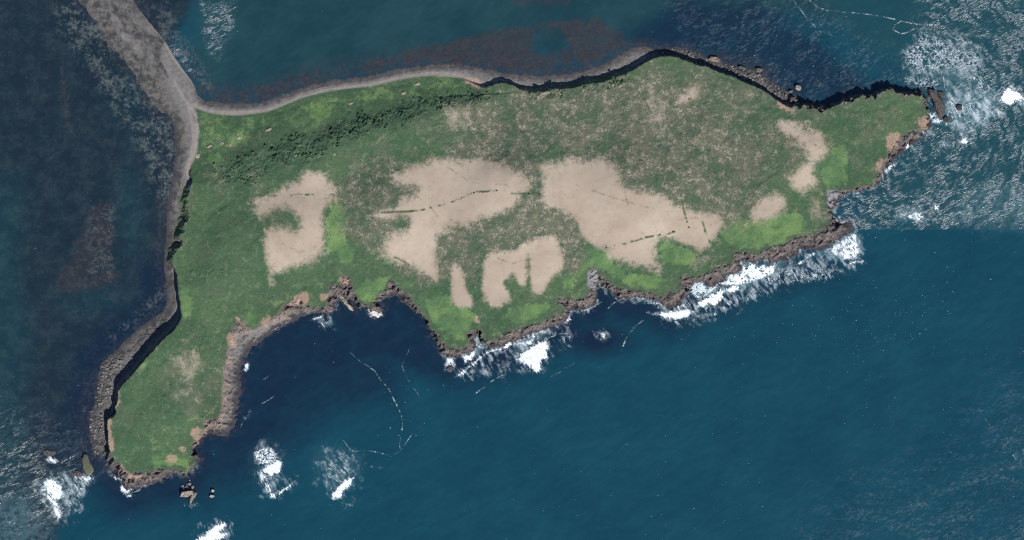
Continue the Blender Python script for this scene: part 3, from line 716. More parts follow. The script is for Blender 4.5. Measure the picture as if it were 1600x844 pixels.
def rock_mesh(name, poly, hgt, base, seed, mat, tilt=(0, 0), flat=.72):
    rnd = random.Random(seed)
    P = smooth_poly(poly, 1)
    if len(P) < 14: P = smooth_poly(P, 1)
    c = P.mean(0); n = len(P)
    rings = [(1.16, base), (1.06, .10 * hgt), (1.0, .38 * hgt), (.93, .72 * hgt), (flat, .95 * hgt), (flat * .5, hgt)]
    vs = []
    for ri, (s_, z) in enumerate(rings):
        for kx in range(n):
            j = 1 + (rnd.random() - .5) * .28
            q = c + (P[kx] - c) * s_ * j
            zz = z + (rnd.random() - .5) * .18 * hgt * (ri > 1) + (tilt[0] * (q[0] - c[0]) + tilt[1] * (q[1] - c[1])) * (ri > 1)
            vs.append((q[0] - c[0], c[1] - q[1], zz))
    vs.append((0, 0, hgt * (1 + .06 * (rnd.random() - .5))))
    fs = []
    for r in range(len(rings) - 1):
        for kx in range(n):
            a, b = r * n + kx, r * n + (kx + 1) % n
            fs.append((a, a + n, b + n, b))
    L = (len(rings) - 1) * n
    for kx in range(n): fs.append((L + kx, len(vs) - 1, L + (kx + 1) % n))
    me = bpy.data.meshes.new(name); me.from_pydata(vs, [], fs); me.update()
    import bmesh
    bm = bmesh.new(); bm.from_mesh(me); bmesh.ops.recalc_face_normals(bm, faces=bm.faces[:]); bm.to_mesh(me); bm.free()
    me.materials.append(mat)
    return me, c


def rock(name, label, cat, poly, hgt, mat, seed, group=None, tilt=(0, 0), flat=.72, base=-2.0, z0=0.0):
    me, c = rock_mesh(name, poly, hgt, base, seed, MR[mat], tilt, flat)
    o = link(name, me); o.location = (c[0] - CX, CY - c[1], z0)
    return tag(o, label, cat, group)


def circ(x, y, rx, ry=None, n=9, seed=0, rot=0.0):
    r = random.Random(seed * 7 + int(x)); ry = ry or rx
    out = []
    for i in range(n):
        a = 2 * math.pi * i / n; q = .82 + .36 * r.random()
        px, py = rx * q * math.cos(a), ry * q * math.sin(a)
        out.append((x + px * math.cos(rot) - py * math.sin(rot), y + px * math.sin(rot) + py * math.cos(rot)))
    return out


rock('sea_stack', 'brown flat-topped skerry, the largest off the eastern tip', 'rock', [(1449,141),(1455,140),(1462,142),(1465,149),(1470,155),(1474,162),(1475,172),(1473,182),(1467,183),(1464,175),(1460,170),(1459,163),(1457,156),(1452,151),(1450,145)], 8, 'brown', 1, 'rocks standing in the sea')
rock('sea_stack', 'small brown rock split by a foam channel from the eastern skerry', 'rock', [(1464,143),(1473,143),(1478,151),(1473,154),(1468,150)], 4, 'brown', 2, 'rocks standing in the sea')
rock('sea_stack', 'isolated dark rock ringed with foam, farthest east of the island', 'rock', circ(1498, 168, 5.5, 4.5, seed=3), 3.5, 'dark', 3, 'rocks standing in the sea')
rock('sea_stack', 'small dark rock at the southern foot of the eastern skerry', 'rock', circ(1478, 186, 4, 5, seed=4), 3, 'dark', 4, 'rocks standing in the sea')
rock('sea_stack', 'square pale block standing in dark water off the north-east beach', 'rock', [(1243,133),(1249,133),(1252,136),(1251,142),(1246,141),(1242,139)], 6, 'pale', 5, 'rocks standing in the sea', flat=.85)
rock('sea_stack', 'lichen-green rock beside the square pale block', 'rock', [(1231,142),(1238,140),(1239,144),(1233,146)], 4, 'green', 6, 'rocks standing in the sea')
rock('sea_stack', 'narrow grass-topped fin of rock touching the north-east beach', 'rock', [(1234,151),(1240,152),(1242,154),(1238,157),(1237,163),(1233,161)], 9, 'green', 7, 'rocks standing in the sea')
rock('sea_stack', 'low green rock at the cliff foot east of the fin', 'rock', circ(1243, 157, 4, 2.5, seed=8), 4, 'green', 8, 'rocks standing in the sea')
rock('sea_stack', 'round pale green rock just off the northern boulder beach', 'rock', circ(1186, 109.5, 5, 4, seed=9), 5, 'green', 9, 'rocks standing in the sea')
rock('sea_stack', 'flat greenish rock on the northern boulder beach', 'rock', [(1152,104),(1158,103),(1164,106),(1163,109),(1156,107)], 4, 'green', 10, 'rocks standing in the sea', z0=.5)
rock('sea_stack', 'tan mound jutting from the northern boulder beach', 'rock', [(1106,92),(1111,88),(1122,89),(1124,96),(1117,97),(1109,95)], 5, 'tan', 11, 'rocks standing in the sea')
rock('sea_stack', 'pale sunlit slab of the L-shaped stack off the south-west tip', 'rock', [(282.5,769),(291,767),(300.5,765.5),(304,769),(301,773),(294,775.5),(282,777)], 8, 'pale', 12, 'rocks standing in the sea', flat=.86)
rock('sea_stack', 'tapering brown leg of the L-shaped stack off the south-west tip', 'rock', [(303,768),(309,769),(306,775),(302,780),(298.5,788),(295,785),(297,776)], 6, 'tan', 13, 'rocks standing in the sea', flat=.7)
rock('sea_stack', 'guano-whitened rock east of the L-shaped stack, larger lump', 'rock', circ(331, 775.5, 4.5, 3, seed=14), 4, 'guano', 14, 'rocks standing in the sea')
rock('sea_stack', 'guano-whitened rock east of the L-shaped stack, smaller northern lump', 'rock', circ(332.5, 767, 3.4, 3, seed=15), 4, 'guano', 15, 'rocks standing in the sea')
for i, (x, y, r_, w) in enumerate([(293,757,1.6,'northernmost grey boulder of the cluster behind the L-shaped stack'),(285.5,759.5,2.2,'grey boulder on the west of the cluster behind the L-shaped stack'),(296.5,756,2.6,'largest grey boulder of the cluster behind the L-shaped stack'),
        (291,760.5,2.0,'grey boulder in the middle of the cluster behind the L-shaped stack'),(301,761,2.7,'grey boulder on the east of the cluster behind the L-shaped stack'),(287.5,763.5,2.6,'grey boulder tucked against the west end of the L-shaped stack'),(294,763,2.4,'grey boulder tucked against the middle of the L-shaped stack')]):
    rock('boulder', w, 'boulder', circ(x, y, r_, seed=20 + i), 2.2, 'boulder', 20 + i, 'boulders behind the south-west stack')
rock('rock_fin', 'pale blade of rock running out from the gullied southern cove', 'rock', [(528,455),(533.5,458),(539.5,465.5),(544,472),(547,478),(552,480),(550.5,484),(546,484),(542,478),(535,472),(529.5,464)], 9, 'pale', 31, 'rocks standing in the sea', flat=.6)
rock('rock_fin', 'blunt brown rock foot on the west side of the southern cove', 'rock', [(511,476),(515,475),(519,480),(521,486),(514,488),(509,484)], 6, 'tan', 32, 'rocks standing in the sea', flat=.6)
rock('sea_stack', 'foam-streaked rock ledge at the mouth of the southern cove', 'rock', [(574,484),(584,482),(597,487),(598,494),(588,497),(578,491)], 2.6, 'guano', 33, 'rocks standing in the sea')
rock('sea_stack', 'round dark rock in a collar of foam off the southern point', 'rock', circ(703.5, 576, 6, 3.6, seed=34), 3.2, 'brown', 34, 'rocks standing in the sea')
rock('sea_stack', 'grass-topped skerry just off the western tip', 'rock', [(130,710),(137,711),(139,720),(144,728),(146,738),(138,742),(131,734),(128,720)], 6, 'green', 35, 'rocks standing in the sea')
rock('sea_stack', 'low dark reef awash in the south-west surf', 'rock', circ(77, 708, 10, 5, n=12, seed=36), 1.6, 'brown', 36, 'rocks standing in the sea')
rock('sea_stack', 'surf-washed brown rock between the western tip and the breakers', 'rock', circ(122, 741, 8, 5, n=11, seed=37), 2.2, 'brown', 37, 'rocks standing in the sea')
for i, (x, y, rx, ry, rt, w) in enumerate([(1396,246,6,4,.6,'dark wet ledge under the narrow splash on the eastern rocks'),(1407,237,6,4,.7,'dark wet ledge north of the narrow splash on the eastern rocks'),(1425,222,7,3.5,.6,'dark wet ledge south of the cleft in the eastern tip'),(1452,196,3.5,5,.2,'dark wet rock beneath the very end of the eastern tip'),
        (733,545,5,4,-.5,'dark ledge on the west side of the square inlet'),(771,540,9,3.5,.1,'dark ledge on the east side of the square inlet'),(715,556,6,3,.4,'dark rock finger at the foot of the southern point'),(1061,474,5,4,-.6,'dark ledge beside the low southern breaker'),(1262,386,7,4,.3,'dark wet shelf in the small bight of the eastern rock slope'),(1224,404,8,4,-.5,'dark wet shelf below the eastern rock slope'),
        (928,470,4,7,.2,'dark rock on the west side of the dark inlet'),(185,744,5,3,.6,'dark rock off the western tip beside the foam lens')]):
    rock('rock_ledge', w, 'rock', circ(x, y, rx, ry, n=11, seed=140 + i, rot=-rt), 2.6, 'dark', 140 + i, 'dark ledges at the waterline', base=-2.5)
for i, (x, y, rx, ry, mt, w) in enumerate([(309,244,4,3.6,'pale','pale stone scar nearest the western beach'),(328,229,5,2,'pale','string of pale stones between the beach and the bare bank'),(347.5,224,3,2.6,'pale','white and red stone heap just above the long bare bank'),
        (375,216,4.2,3,'pale','round pale stone heap north-east of the long bare bank'),(419.5,203.5,5,2.2,'pale','pale stones on the green north shelf below the scrub'),(427.5,248,3.5,1.4,'tan','small tan stone ledge among the western scrub'),
        (463.5,244,3.2,1.3,'pale','thin white stone ledge on the scrub slope'),(523.5,242,2.6,2.4,'tan','small tan stone on open grass south of the scrub'),(653,131.5,4.6,2.4,'pale','bright stone outcrop near the top of the north beach'),
        (631,146,4.2,2.4,'tan','tan stone outcrop downslope of the north beach bend'),(548,162,5.5,1.8,'tan','tan stone ledge halfway along the north shelf'),(1077,156,3,2,'tan','dark-tan stones on the northern bare patch')]):
    rock('stone_outcrop', w, 'outcrop', circ(x, y, rx, ry, n=8, seed=50 + i, rot=-.4), 1.1, mt, 50 + i, 'stone outcrops on the grass', z0=ground(x, y) - .2, base=-.8)
# boulders on the shores
bm_ = [rock_mesh('boulder', circ(0, 0, 1.0, .85, n=7, seed=80 + i), .85, -.5, 80 + i, MR['boulder'], flat=.6)[0] for i in range(4)]
rnd = random.Random(5)
def stretch(v, stops):
    for lim, txt in stops:
        if v < lim: return txt
    return stops[-1][1]
SLOPE = [(470, 'at the western end of the northern scrub band'), (530, 'just south of the round pale green patch on the north shelf'), (600, 'in the middle of the northern scrub band'), (680, 'in the eastern half of the northern scrub band'), (9999, 'at the thin eastern tail of the northern scrub band')]
WSLOPE = [(375, 'in the scrub nearest the western beach'), (9999, 'in the scrub just north of the westernmost bare field')]
NCLIFF = [(870, 'on the western end of the shaded northern cliff slope'), (930, 'midway along the shaded northern cliff slope'), (9999, 'on the eastern end of the shaded northern cliff slope')]
WBEACH = [(600, 'on the upper stretch of the western boulder beach'), (655, 'on the western boulder beach just north of the orange soil bank'), (690, 'on the western boulder beach beside the orange soil bank'), (9999, 'at the foot of the western boulder beach near the grass-topped skerry')]
NBEACH = [(1105, 'on the northern boulder beach west of the tan mound'), (1150, 'on the northern boulder beach just east of the tan mound'), (1200, 'on the northern boulder beach beside the round pale green rock'), (9999, 'on the northern boulder beach below the square pale block')]
def strew(region, n, rmin, rmax, label, group):
    G = Grid(np.arange(region[0], region[2], 1.0), np.arange(region[1], region[3], 1.0)); c_ = 0; tries = 0
    while c_ < n and tries < 20000:
        tries += 1
        x = rnd.uniform(region[0], region[2]); y = rnd.uniform(region[1], region[3])
        i = int(round(x - T.xs[0])); j = int(round(y - T.ys[0]))
        if not (s_w[j, i] > -1 and s_t[j, i] < -cw[j, i] - 1 and bould[j, i] > .4): continue
        o = bpy.data.objects.new('boulder', bm_[rnd.randrange(4)]); COL.objects.link(o)
        s_ = rnd.uniform(rmin, rmax); o.scale = (s_, s_ * rnd.uniform(.7, 1.1), s_ * rnd.uniform(.7, 1.1)); o.rotation_euler[2] = rnd.uniform(0, 6.28)
        o.location = (x - CX, CY - y, ground(x, y) - .15)
        tag(o, ('big ' if s_ > (rmin + rmax) / 2 else 'small ') + label + ' ' + (stretch(y, WBEACH) if region[0] < 500 else stretch(x, NBEACH)), 'boulder', group); c_ += 1
strew((135, 560, 215, 716), 150, .8, 2.3, 'grey-brown boulder', 'boulders on the western beach')
strew((1035, 70, 1245, 165), 110, .8, 2.0, 'tan boulder', 'boulders on the northern beach')

# ------------------------------------------------------------------ shrubs
def m_leaf(name, lo, hi):
    t = NT(name); n = t.noise(1.2, 3, .6); b = t.noise(14, 2)
    c = t.mix(t.ramp(n, .35, .65), lo, hi); c = t.mix(t.ramp(b, .4, .65, 0, .5), c, hi)
    return t.done(c, .9, .1)
ML = m_leaf('shrub_leaves', (.046, .092, .052), (.084, .138, .074))
ML2 = m_leaf('gorse_leaves', (.050, .072, .042), (.085, .108, .060))


def shrub_mesh(seed, mat, nleaf=110):
    r = random.Random(seed); vs, fs = [], []
    # a short stem and leaf clumps spread through a lumpy crown
    lobes = [(r.uniform(-.55, .55), r.uniform(-.5, .5), r.uniform(.45, .8), r.uniform(.35, .6)) for _ in range(6)]
    for a in range(5):
        an = a * 1.256; vs.append((.09 * math.cos(an), .09 * math.sin(an), -.4)); vs.append((.05 * math.cos(an), .05 * math.sin(an), .5))
    for a in range(5): b = (a + 1) % 5; fs.append((2 * a, 2 * b, 2 * b + 1, 2 * a + 1))
    for i in range(nleaf):
        lx, ly, lz, lr = lobes[i % 6]
        d = Vector((r.gauss(0, 1), r.gauss(0, 1), r.gauss(.25, 1))).normalized()
        p = Vector((lx, ly, lz)) + d * lr * r.uniform(.65, 1.05)
        nrm = (d + Vector((r.uniform(-.6, .6), r.uniform(-.6, .6), r.uniform(-.3, .6)))).normalized()
        t1 = nrm.orthogonal().normalized(); t2 = nrm.cross(t1); s_ = r.uniform(.14, .26)
        k0 = len(vs)
        for (a, b) in ((-1, -.6), (1, -.8), (.8, .9), (-.7, 1)): vs.append(tuple(p + t1 * a * s_ + t2 * b * s_))
        fs.append((k0, k0 + 1, k0 + 2, k0 + 3))
    me = bpy.data.meshes.new('shrub'); me.from_pydata(vs, [], fs); me.update(); me.materials.append(mat)
    return me


SH = [shrub_mesh(i, ML) for i in range(5)]
GO = [shrub_mesh(20 + i, ML2) for i in range(3)]
def plant(meshes, x, y, s_, name, label, group, cat='shrub'):
    o = bpy.data.objects.new(name, meshes[rnd.randrange(len(meshes))]); COL.objects.link(o)
    o.scale = (s_ * rnd.uniform(.9, 1.5), s_ * rnd.uniform(.8, 1.1), s_ * rnd.uniform(.7, .95)); o.rotation_euler[2] = rnd.gauss(.35, .5)
    o.location = (x - CX, CY - y, ground(x, y) - .05)
    return tag(o, label, cat, group)
AREAS = [((410,140,800,265), 190, .8, 2.3, SLOPE, 'shrubs on the northern slope'),
         ((325,238,432,292), 50, 1.0, 2.0, WSLOPE, 'shrubs on the western slope'),
         ((815,115,988,156), 60, 1.0, 2.2, NCLIFF, 'shrubs on the northern cliff')]
for (x0, y0, x1, y1), n, a, b, lab, grp in AREAS:
    c_ = 0
    while c_ < n:
        x = rnd.uniform(x0, x1); y = rnd.uniform(y0, y1)
        i = int(round(x - T.xs[0])); j = int(round(y - T.ys[0]))
        if rnd.random() > scrub[j, i] ** 1.5 or n_mid[j, i] + n_fine[j, i] * .5 < .02 or s_t[j, i] < -6: continue
        sz = rnd.uniform(a, b)
        plant(SH, x, y, sz, 'shrub', ('large' if sz > (a + b) / 2 else 'small') + ' dark green shrub ' + stretch(x, lab), grp); c_ += 1
LINES = [(BANKS[0], 8, 'low gorse bush on the bank across the middle bare field', 'gorse on the middle field bank'), (BANKS[2], 9, 'low gorse bush on the bank across the eastern bare field', 'gorse on the eastern field bank'),
         (BANKS[3], 7, 'low gorse bush on the bank running south into the eastern bare field', 'gorse on the north-south bank'), (BANKS[1], 5, 'low gorse bush in the gap between the two largest bare fields', 'gorse between the bare fields')]
for P, n, lab, grp in LINES:
    P = np.array(P, float)
    for _ in range(n):
        k_ = rnd.randrange(len(P) - 1); f = rnd.random(); q = P[k_] * (1 - f) + P[k_ + 1] * f
        plant(GO, q[0] + rnd.gauss(0, .8), q[1] + rnd.gauss(0, .8), rnd.uniform(.6, 1.3), 'gorse_bush', lab, grp)
# the rest of the scrub reads as one mass
def mass(name, label, sel, n, a, b, meshes, mat):
    vs, fs, off = [], [], 0
    base = []
    for m in meshes:
        v = np.empty(len(m.vertices) * 3, np.float32); m.vertices.foreach_get('co', v)
        base.append((v.reshape(-1, 3)[10:130], None))
    ys_, xs_ = np.nonzero(sel > np.random.RandomState(4).rand(*sel.shape).astype(np.float32))
    pick = np.random.RandomState(6).permutation(len(ys_))[:n]
    rs = np.random.RandomState(8); out = []
    for p in pick:
        v = base[rs.randint(len(base))][0]; s_ = rs.uniform(a, b); an = rs.uniform(0, 6.28)
        c_, s2 = math.cos(an) * s_, math.sin(an) * s_
        x = T.xs[xs_[p]] - CX + rs.uniform(-.5, .5); y = CY - T.ys[ys_[p]] + rs.uniform(-.5, .5); z = h[ys_[p], xs_[p]]
        out.append(np.stack([v[:, 0] * c_ - v[:, 1] * s2 + x, v[:, 0] * s2 + v[:, 1] * c_ + y, v[:, 2] * s_ * .8 + z], 1))
    V = np.concatenate(out); Q = np.arange(len(V)).reshape(-1, 4)
    tag(link(name, raw_mesh(name, V, Q, False), mat), label, None, None, 'stuff')
mass('undergrowth', 'dense dark scrub covering the northern slope of the island', np.where(s_t > 1, scrub ** 2 * .5 * (n_mid + n_fine > -.02), 0), 750, .5, 1.2, SH, ML)
mass('heath_vegetation', 'sparse low heather tufts dotted over the mottled heath', np.where((s_t > 3) & (bare < .8), heath * .3 + .01 + .25 * bank, 0), 1500, .35, .95, GO, ML2)

# ------------------------------------------------------------------ surf
def m_foam(name, a, b):
    t = NT(name); n = t.noise(1.3, 4, .65)
    at = t.n.new('ShaderNodeAttribute'); at.attribute_name = 'cover'
    cov = t.ramp(t.math('ADD', at.outputs['Fac'], t.math('MULTIPLY', t.math('SUBTRACT', n, .5), .6)), .04, .9)
    c = t.mix(t.ramp(t.math('ADD', at.outputs['Fac'], t.math('MULTIPLY', t.math('SUBTRACT', n, .5), 1.2)), .25, .95), a, b)
    t.put(t.b.inputs['Alpha'], cov)
    return t.done(c, .8, .3, t.bump(n, .6, .6))
MF = m_foam('foam_white', (.36, .45, .49), (.78, .82, .84))
MF2 = m_foam('foam_thin', (.26, .36, .39), (.58, .64, .66))
MFL = NT('glint_foam_fleck').done((.24, .33, .36), .8, .3)  # pale colour for the flecks that imitate glint and foam
fs_seed = [100]


def foam_mesh(poly=None, line=None, width=2.0, mode='solid', cell=.7, hgt=1.0, fill=.5, ang=55.0, edge=3.0):
    """sheet of foam: lumpy and closed where a wave breaks, a net of strands where it is spent"""
    fs_seed[0] += 1; sd_ = fs_seed[0]
    pts = np.array(poly if poly is not None else line, float)
    m = 6
    G = Grid(np.arange(pts[:, 0].min() - m, pts[:, 0].max() + m, cell), np.arange(pts[:, 1].min() - m, pts[:, 1].max() + m, cell))
    n1, n2, n3 = G.fbm(11, sd_, 4, .6), G.fbm(4.2, sd_ + 500, 4, .6), G.fbm(1.7, sd_ + 900, 2)
    if poly is not None:
        s = G.sd(pts, 30)
    else:
        s = width - G.dist(pts, 30, closed=False)
    th = math.radians(ang); Xr = G.X * math.cos(th) + G.Y * math.sin(th); Yr = -G.X * math.sin(th) + G.Y * math.cos(th)
    wx, wy = n1 * 3.0, n2 * 1.6
    def strk(l, w): return pnoise((Xr + wx) / l + sd_ * 3.1, (Yr + wy) / w + sd_ * 1.7)
    st = strk(12, 1.9) * .6 + strk(7, 1.0) * .5
    vein = np.exp(-(n1 * 6.0) ** 2) * .8 + np.exp(-(n2 * 5.0) ** 2) * .5
    if mode == 'solid':
        c_ = sstep(-3.6, 6.0, s + .6 + n1 * 3.6 + n2 * 2.2 + st * 4.2 + n3 * .8)
        core = sstep(-1.0, 5.0, s + n1 * 3.0)
        v = c_ * (.66 + .5 * core + st * .6 + n3 * .15 + n1 * .25) - .06
    elif mode == 'net':
        e = sstep(-edge, edge * 1.6, s + n1 * 3.0)
        net = np.exp(-(n1 * 4.2) ** 2) + .8 * np.exp(-(n2 * 4.2) ** 2)
        v = e * (net * .85 - .42 + n3 * .2 + (fill - .55) * 1.2)
    elif mode == 'lacy':
        e = sstep(-edge, edge * 2.2, s + n1 * 5.0 + n2 * 2.0)
        v = e * (vein * .45 + st * .95 + n3 * .18 + n1 * .7 + (fill - .55) * 1.5 + .06)
    elif mode == 'spray':
        e = sstep(-edge, edge * 2.4, s + n1 * 6)
        v = e * (n3 * .25 + st * 1.0 + n1 * .6 + (fill - .4) * 1.2 + .10)
    elif mode == 'thin':
        v = sstep(-1.3, 1.7, s + n1 * 1.3 + n2 * 1.0 + n3 * .8) * np.clip(.50 + fill * .6 + n1 * .7 + n2 * .5 + n3 * .35, .12, .75) - .04
    if mode == 'thin': v = np.where(s > -.2, np.maximum(v, .03), v)
    keep = v > .02
    z = .32 + np.clip(sstep(0, 1.0, v) * hgt * (.55 + .6 * n2 + .35 * n3 + .3), 0, 3)
    idx = np.arange(G.shape[0] * G.shape[1]).reshape(G.shape)
    q = np.stack([idx[1:, :-1], idx[1:, 1:], idx[:-1, 1:], idx[:-1, :-1]], -1).reshape(-1, 4)
    kf = keep.reshape(-1)[q].sum(1) >= 2
    q = q[kf]
    if not len(q): return None, None
    co_ = np.stack([G.X - CX, CY - G.Y, z], -1).reshape(-1, 3)
    u, inv = np.unique(q, return_inverse=True)
    V = co_[u]; c0 = V.mean(0); c0[2] = 0
    me = raw_mesh('breaking_wave', V - c0, inv.reshape(-1, 4))
    cv = np.clip(v, 0, 1).reshape(-1)[u]
    a_ = me.attributes.new('cover', 'FLOAT', 'POINT'); a_.data.foreach_set('value', np.ascontiguousarray(cv, np.float32))
    return me, c0


def foam(name, label, cat='wave', mat=None, group='breaking waves around the island', kind=None, **kw):
    me, c0 = foam_mesh(**kw)
    if me is None: print('empty foam', label); return
    o = link(name, me, mat or (MF if kw.get('mode', 'solid') == 'solid' else MF2)); o.location = c0
    return tag(o, label, cat if kind is None else None, group if kind is None else None, kind)


B = lambda lab, poly, **k: foam('breaking_wave', lab, poly=poly, **k)
Ln = lambda lab, ln, w=1.0, **k: foam('foam_line', lab, 'foam', group='foam lines on the water', line=ln, width=w * .65, mat=MF2, mode=k.pop('mode', 'thin'), **k)
La = lambda lab, poly, **k: foam('foam_patch', lab, 'foam', group='patches of spent foam', poly=poly, mode=k.pop('mode', 'lacy'), **k)

B('big white breaker near the eastern edge of the picture', [(1560,156),(1567,141),(1575,135),(1590,142),(1600,149),(1612,152),(1600,156),(1586,160),(1578,167),(1567,163)], hgt=2)
B('compact white breaker east of the island, halfway down the choppy water', [(1499,222),(1505,214),(1510,215),(1512,222),(1508,226),(1501,225)], hgt=1.5)
B('narrow white splash against the eastern rocks', [(1414,232),(1417,222),(1420,217),(1423,222),(1421,229),(1416,233)], hgt=1.2)
B('ragged white breaker above the straight water boundary', [(1397,339),(1408,335),(1420,334),(1430,329),(1442,331),(1443,338),(1440,348),(1430,346),(1424,341),(1410,342)], hgt=1.2, mode='lacy', fill=.75, mat=MF)
B('small white breaker east of the ragged one', [(1457,327),(1461,321),(1466,322),(1464,328),(1460,331)], hgt=1.2)
B('broad fan of whitewater off the south-east headland', [(1286,393),(1300,382),(1313,375),(1321,371),(1330,363),(1338,364),(1342,378),(1346,395),(1340,404),(1325,408),(1308,400),(1297,397)], mode='lacy', fill=.72, mat=MF, hgt=.8)
B('curling white lip south of the south-east headland', [(1322,414),(1330,409),(1340,406),(1349,408),(1348,411),(1338,411),(1328,413)], hgt=1.4)
B('bright core of the fan of whitewater off the south-east headland', [(1290,393),(1306,388),(1322,393),(1334,404),(1322,405),(1306,399)], hgt=1.2, mode='lacy', fill=.95, mat=MF)
B('long white crest slanting along the eastern rock slopes', [(1228,424),(1240,414),(1252,406),(1262,400),(1270,394),(1274,396),(1264,404),(1254,411),(1243,415),(1232,425)], hgt=1.2)
B('largest white breaker on the south coast, below the rock slopes', [(1087,476),(1097,466),(1110,458),(1122,454),(1140,447),(1154,443),(1156,452),(1148,458),(1130,457),(1128,468),(1118,479),(1106,476),(1098,482),(1088,481)], hgt=2.0)
La('lacy wash filling the cove above the largest southern breaker', [(1077,446),(1086,440),(1098,441),(1107,447),(1116,446),(1122,449),(1112,457),(1098,465),(1090,468),(1078,456)], fill=.7, mode='net')
La('bright wash between the largest southern breaker and the rock slope', [(1118,443),(1134,437),(1140,428),(1156,426),(1160,415),(1170,408),(1185,415),(1200,412),(1215,415),(1210,428),(1190,436),(1160,445),(1140,447)], fill=.72, mat=MF, mode='net')
La('streaky wash south of the eastern rock slopes', [(1200,425),(1230,412),(1260,408),(1300,412),(1320,425),(1290,440),(1240,445),(1190,450)], fill=.42)
B('low white breaker west of the largest southern breaker', [(1020,491),(1035,487),(1050,485),(1062,483),(1072,482),(1082,486),(1080,494),(1066,498),(1058,500),(1046,498),(1030,494)], hgt=1.2)
La('curved lacy wash inshore of the low southern breaker', [(1003,488),(1020,488),(1050,484),(1058,472),(1068,468),(1077,480),(1060,490),(1030,494)], fill=.62)
La('spatter of foam seaward of the southern breakers', [(1040,496),(1075,495),(1100,485),(1130,470),(1160,458),(1200,448),(1200,465),(1150,480),(1100,500),(1060,512)], mode='spray', fill=.40)
La('foam fringe along the rocks east of the dark inlet', [(980,464),(1005,463),(1030,470),(1045,480),(1030,484),(1000,470)], fill=.55)
Ln('thin curved foam line off the dark inlet', [(950,482),(960,473),(972,467),(984,465)], 1.2, fill=.2)
B('triangular white breaker off the middle of the south coast', [(805,562),(820,546),(840,535),(855,529),(857,545),(856,560),(846,564),(847,580),(838,583),(822,570),(810,565)], hgt=1.8)
Ln('thin crest trailing east from the triangular breaker', [(855,529),(868,524),(880,521),(888,521)], 1.3)
B('white surf against the low rocks west of the triangular breaker', [(800,531),(815,534),(828,530),(832,520),(842,514),(850,515),(848,520),(837,524),(838,533),(825,540),(808,540),(797,539)], hgt=1.0, mode='lacy', fill=.8, mat=MF)
B('small lone white breaker in open water off the south coast', [(932,519),(938,516),(946,516),(946,524),(943,530),(939,524)], hgt=1.2, mode='lacy', fill=.9, mat=MF)
B('small splash against the rocks below the hooked inlet', [(883,502),(888,496),(893,497),(890,503)], hgt=.8)
Ln('foam line at the foot of the hooked inlet', [(908,486),(918,483),(928,479),(935,474),(940,472)], 1.3)
B('white collar around the round dark rock off the southern point', [(694,566),(700,558),(709,557),(711,566),(709,578),(703,582),(696,578)], mode='lacy', fill=.72, mat=MF, hgt=.5)
B('white surf at the foot of the southern point', [(722,556),(730,553),(740,548),(743,553),(738,562),(726,567)], hgt=1.0)
B('crest of surf sweeping along the ledges east of the southern point', [(712,589),(722,580),(735,570),(746,560),(757,551),(770,545),(785,543),(791,536),(800,534),(801,538),(792,544),(780,548),(768,550),(757,556),(744,567),(730,578),(718,588)], hgt=1.0)
La('wash inside the square inlet at the southern point', [(738,524),(750,524),(756,536),(765,541),(755,547),(745,545),(740,540)], fill=.6)
B('foam curl on the shore of the western bay', [(485,500),(490,496),(497,494),(504,493),(503,497),(494,500)], hgt=.6)
La('faint wash spreading from the foam curl in the western bay', [(488,500),(505,494),(520,497),(522,508),(510,518),(495,512)], mode='spray', fill=.42)
Ln('low surf line along the grey western bay beach', [(423,518),(434,512),(446,505),(455,501)], 1.4)
La('foam over the rock ledge at the mouth of the southern cove', [(570,486),(580,489),(590,480),(598,480),(599,494),(588,499),(578,496)], fill=.55, mat=MF)
B('bright breaker east of the two in the south-west bay', [(517,772),(526,762),(536,750),(544,745),(553,746),(549,758),(537,768),(533,778),(520,779)], hgt=1.8)
La('feathery foam fan north of the bright south-west breaker', [(498,735),(515,722),(520,705),(540,705),(556,735),(545,748),(532,755),(520,758)], fill=.42, mode='spray', ang=45)
B('bright core of the western breaker in the south-west bay', [(404,735),(415,727),(430,718),(439,716),(441,730),(434,740),(424,745),(412,738)], hgt=1.5)
La('lacy foam net above the western breaker in the south-west bay', [(396,705),(408,700),(422,697),(434,708),(432,720),(412,730),(398,724)], fill=.40, mode='net', mat=MF)
La('drifting foam below the western breaker in the south-west bay', [(400,735),(412,735),(422,752),(428,772),(418,770),(404,756)], mode='spray', fill=.72, mat=MF, ang=62)
B('short white crest south of the western breaker', [(419,775),(424,770),(431,772),(430,778),(422,780)], hgt=1.0)
B('slanting white crest beside the short one in the south-west bay', [(434,769),(444,762),(455,756),(457,759),(448,765),(437,773)], hgt=1.0)
La('pale swirl south of the bright south-west breaker', circ(547, 789, 6, 5, seed=61), mode='spray', fill=.45)
La('small pale foam smear beside the curved foam line in the bay', [(568,730),(580,722),(594,726),(600,735),(590,733),(576,732)], mode='spray', fill=.3)
B('white breaker cut by the bottom of the picture in the south-west', [(307,842),(320,832),(332,823),(345,816),(352,816),(354,823),(345,830),(356,833),(350,842),(330,850),(310,852)], hgt=1.5)
B('white lens of foam off the western tip', [(176,744),(182,743),(187,748),(185,750),(180,749)], hgt=.8)
B('white surf running down the rocks of the western tip', [(190,749),(194,750),(194,762),(204,765),(201,772),(208,775),(202,778),(190,769),(188,760)], hgt=.8)
Ln('broken foam line south of the western tip', [(205,770),(218,766),(222,760),(232,757),(238,755)], 1.2)
B('broad white breaker at the south-west corner', [(66,755),(72,746),(80,744),(88,748),(98,760),(100,775),(92,783),(94,795),(98,805),(90,814),(83,803),(82,790),(70,778),(62,765)], mode='lacy', fill=.85, mat=MF, hgt=1.0)
B('white cap breaking over the low south-west reef', [(70,716),(78,711),(88,715),(92,722),(82,724),(72,721)], mode='lacy', fill=.8, mat=MF, hgt=.8)
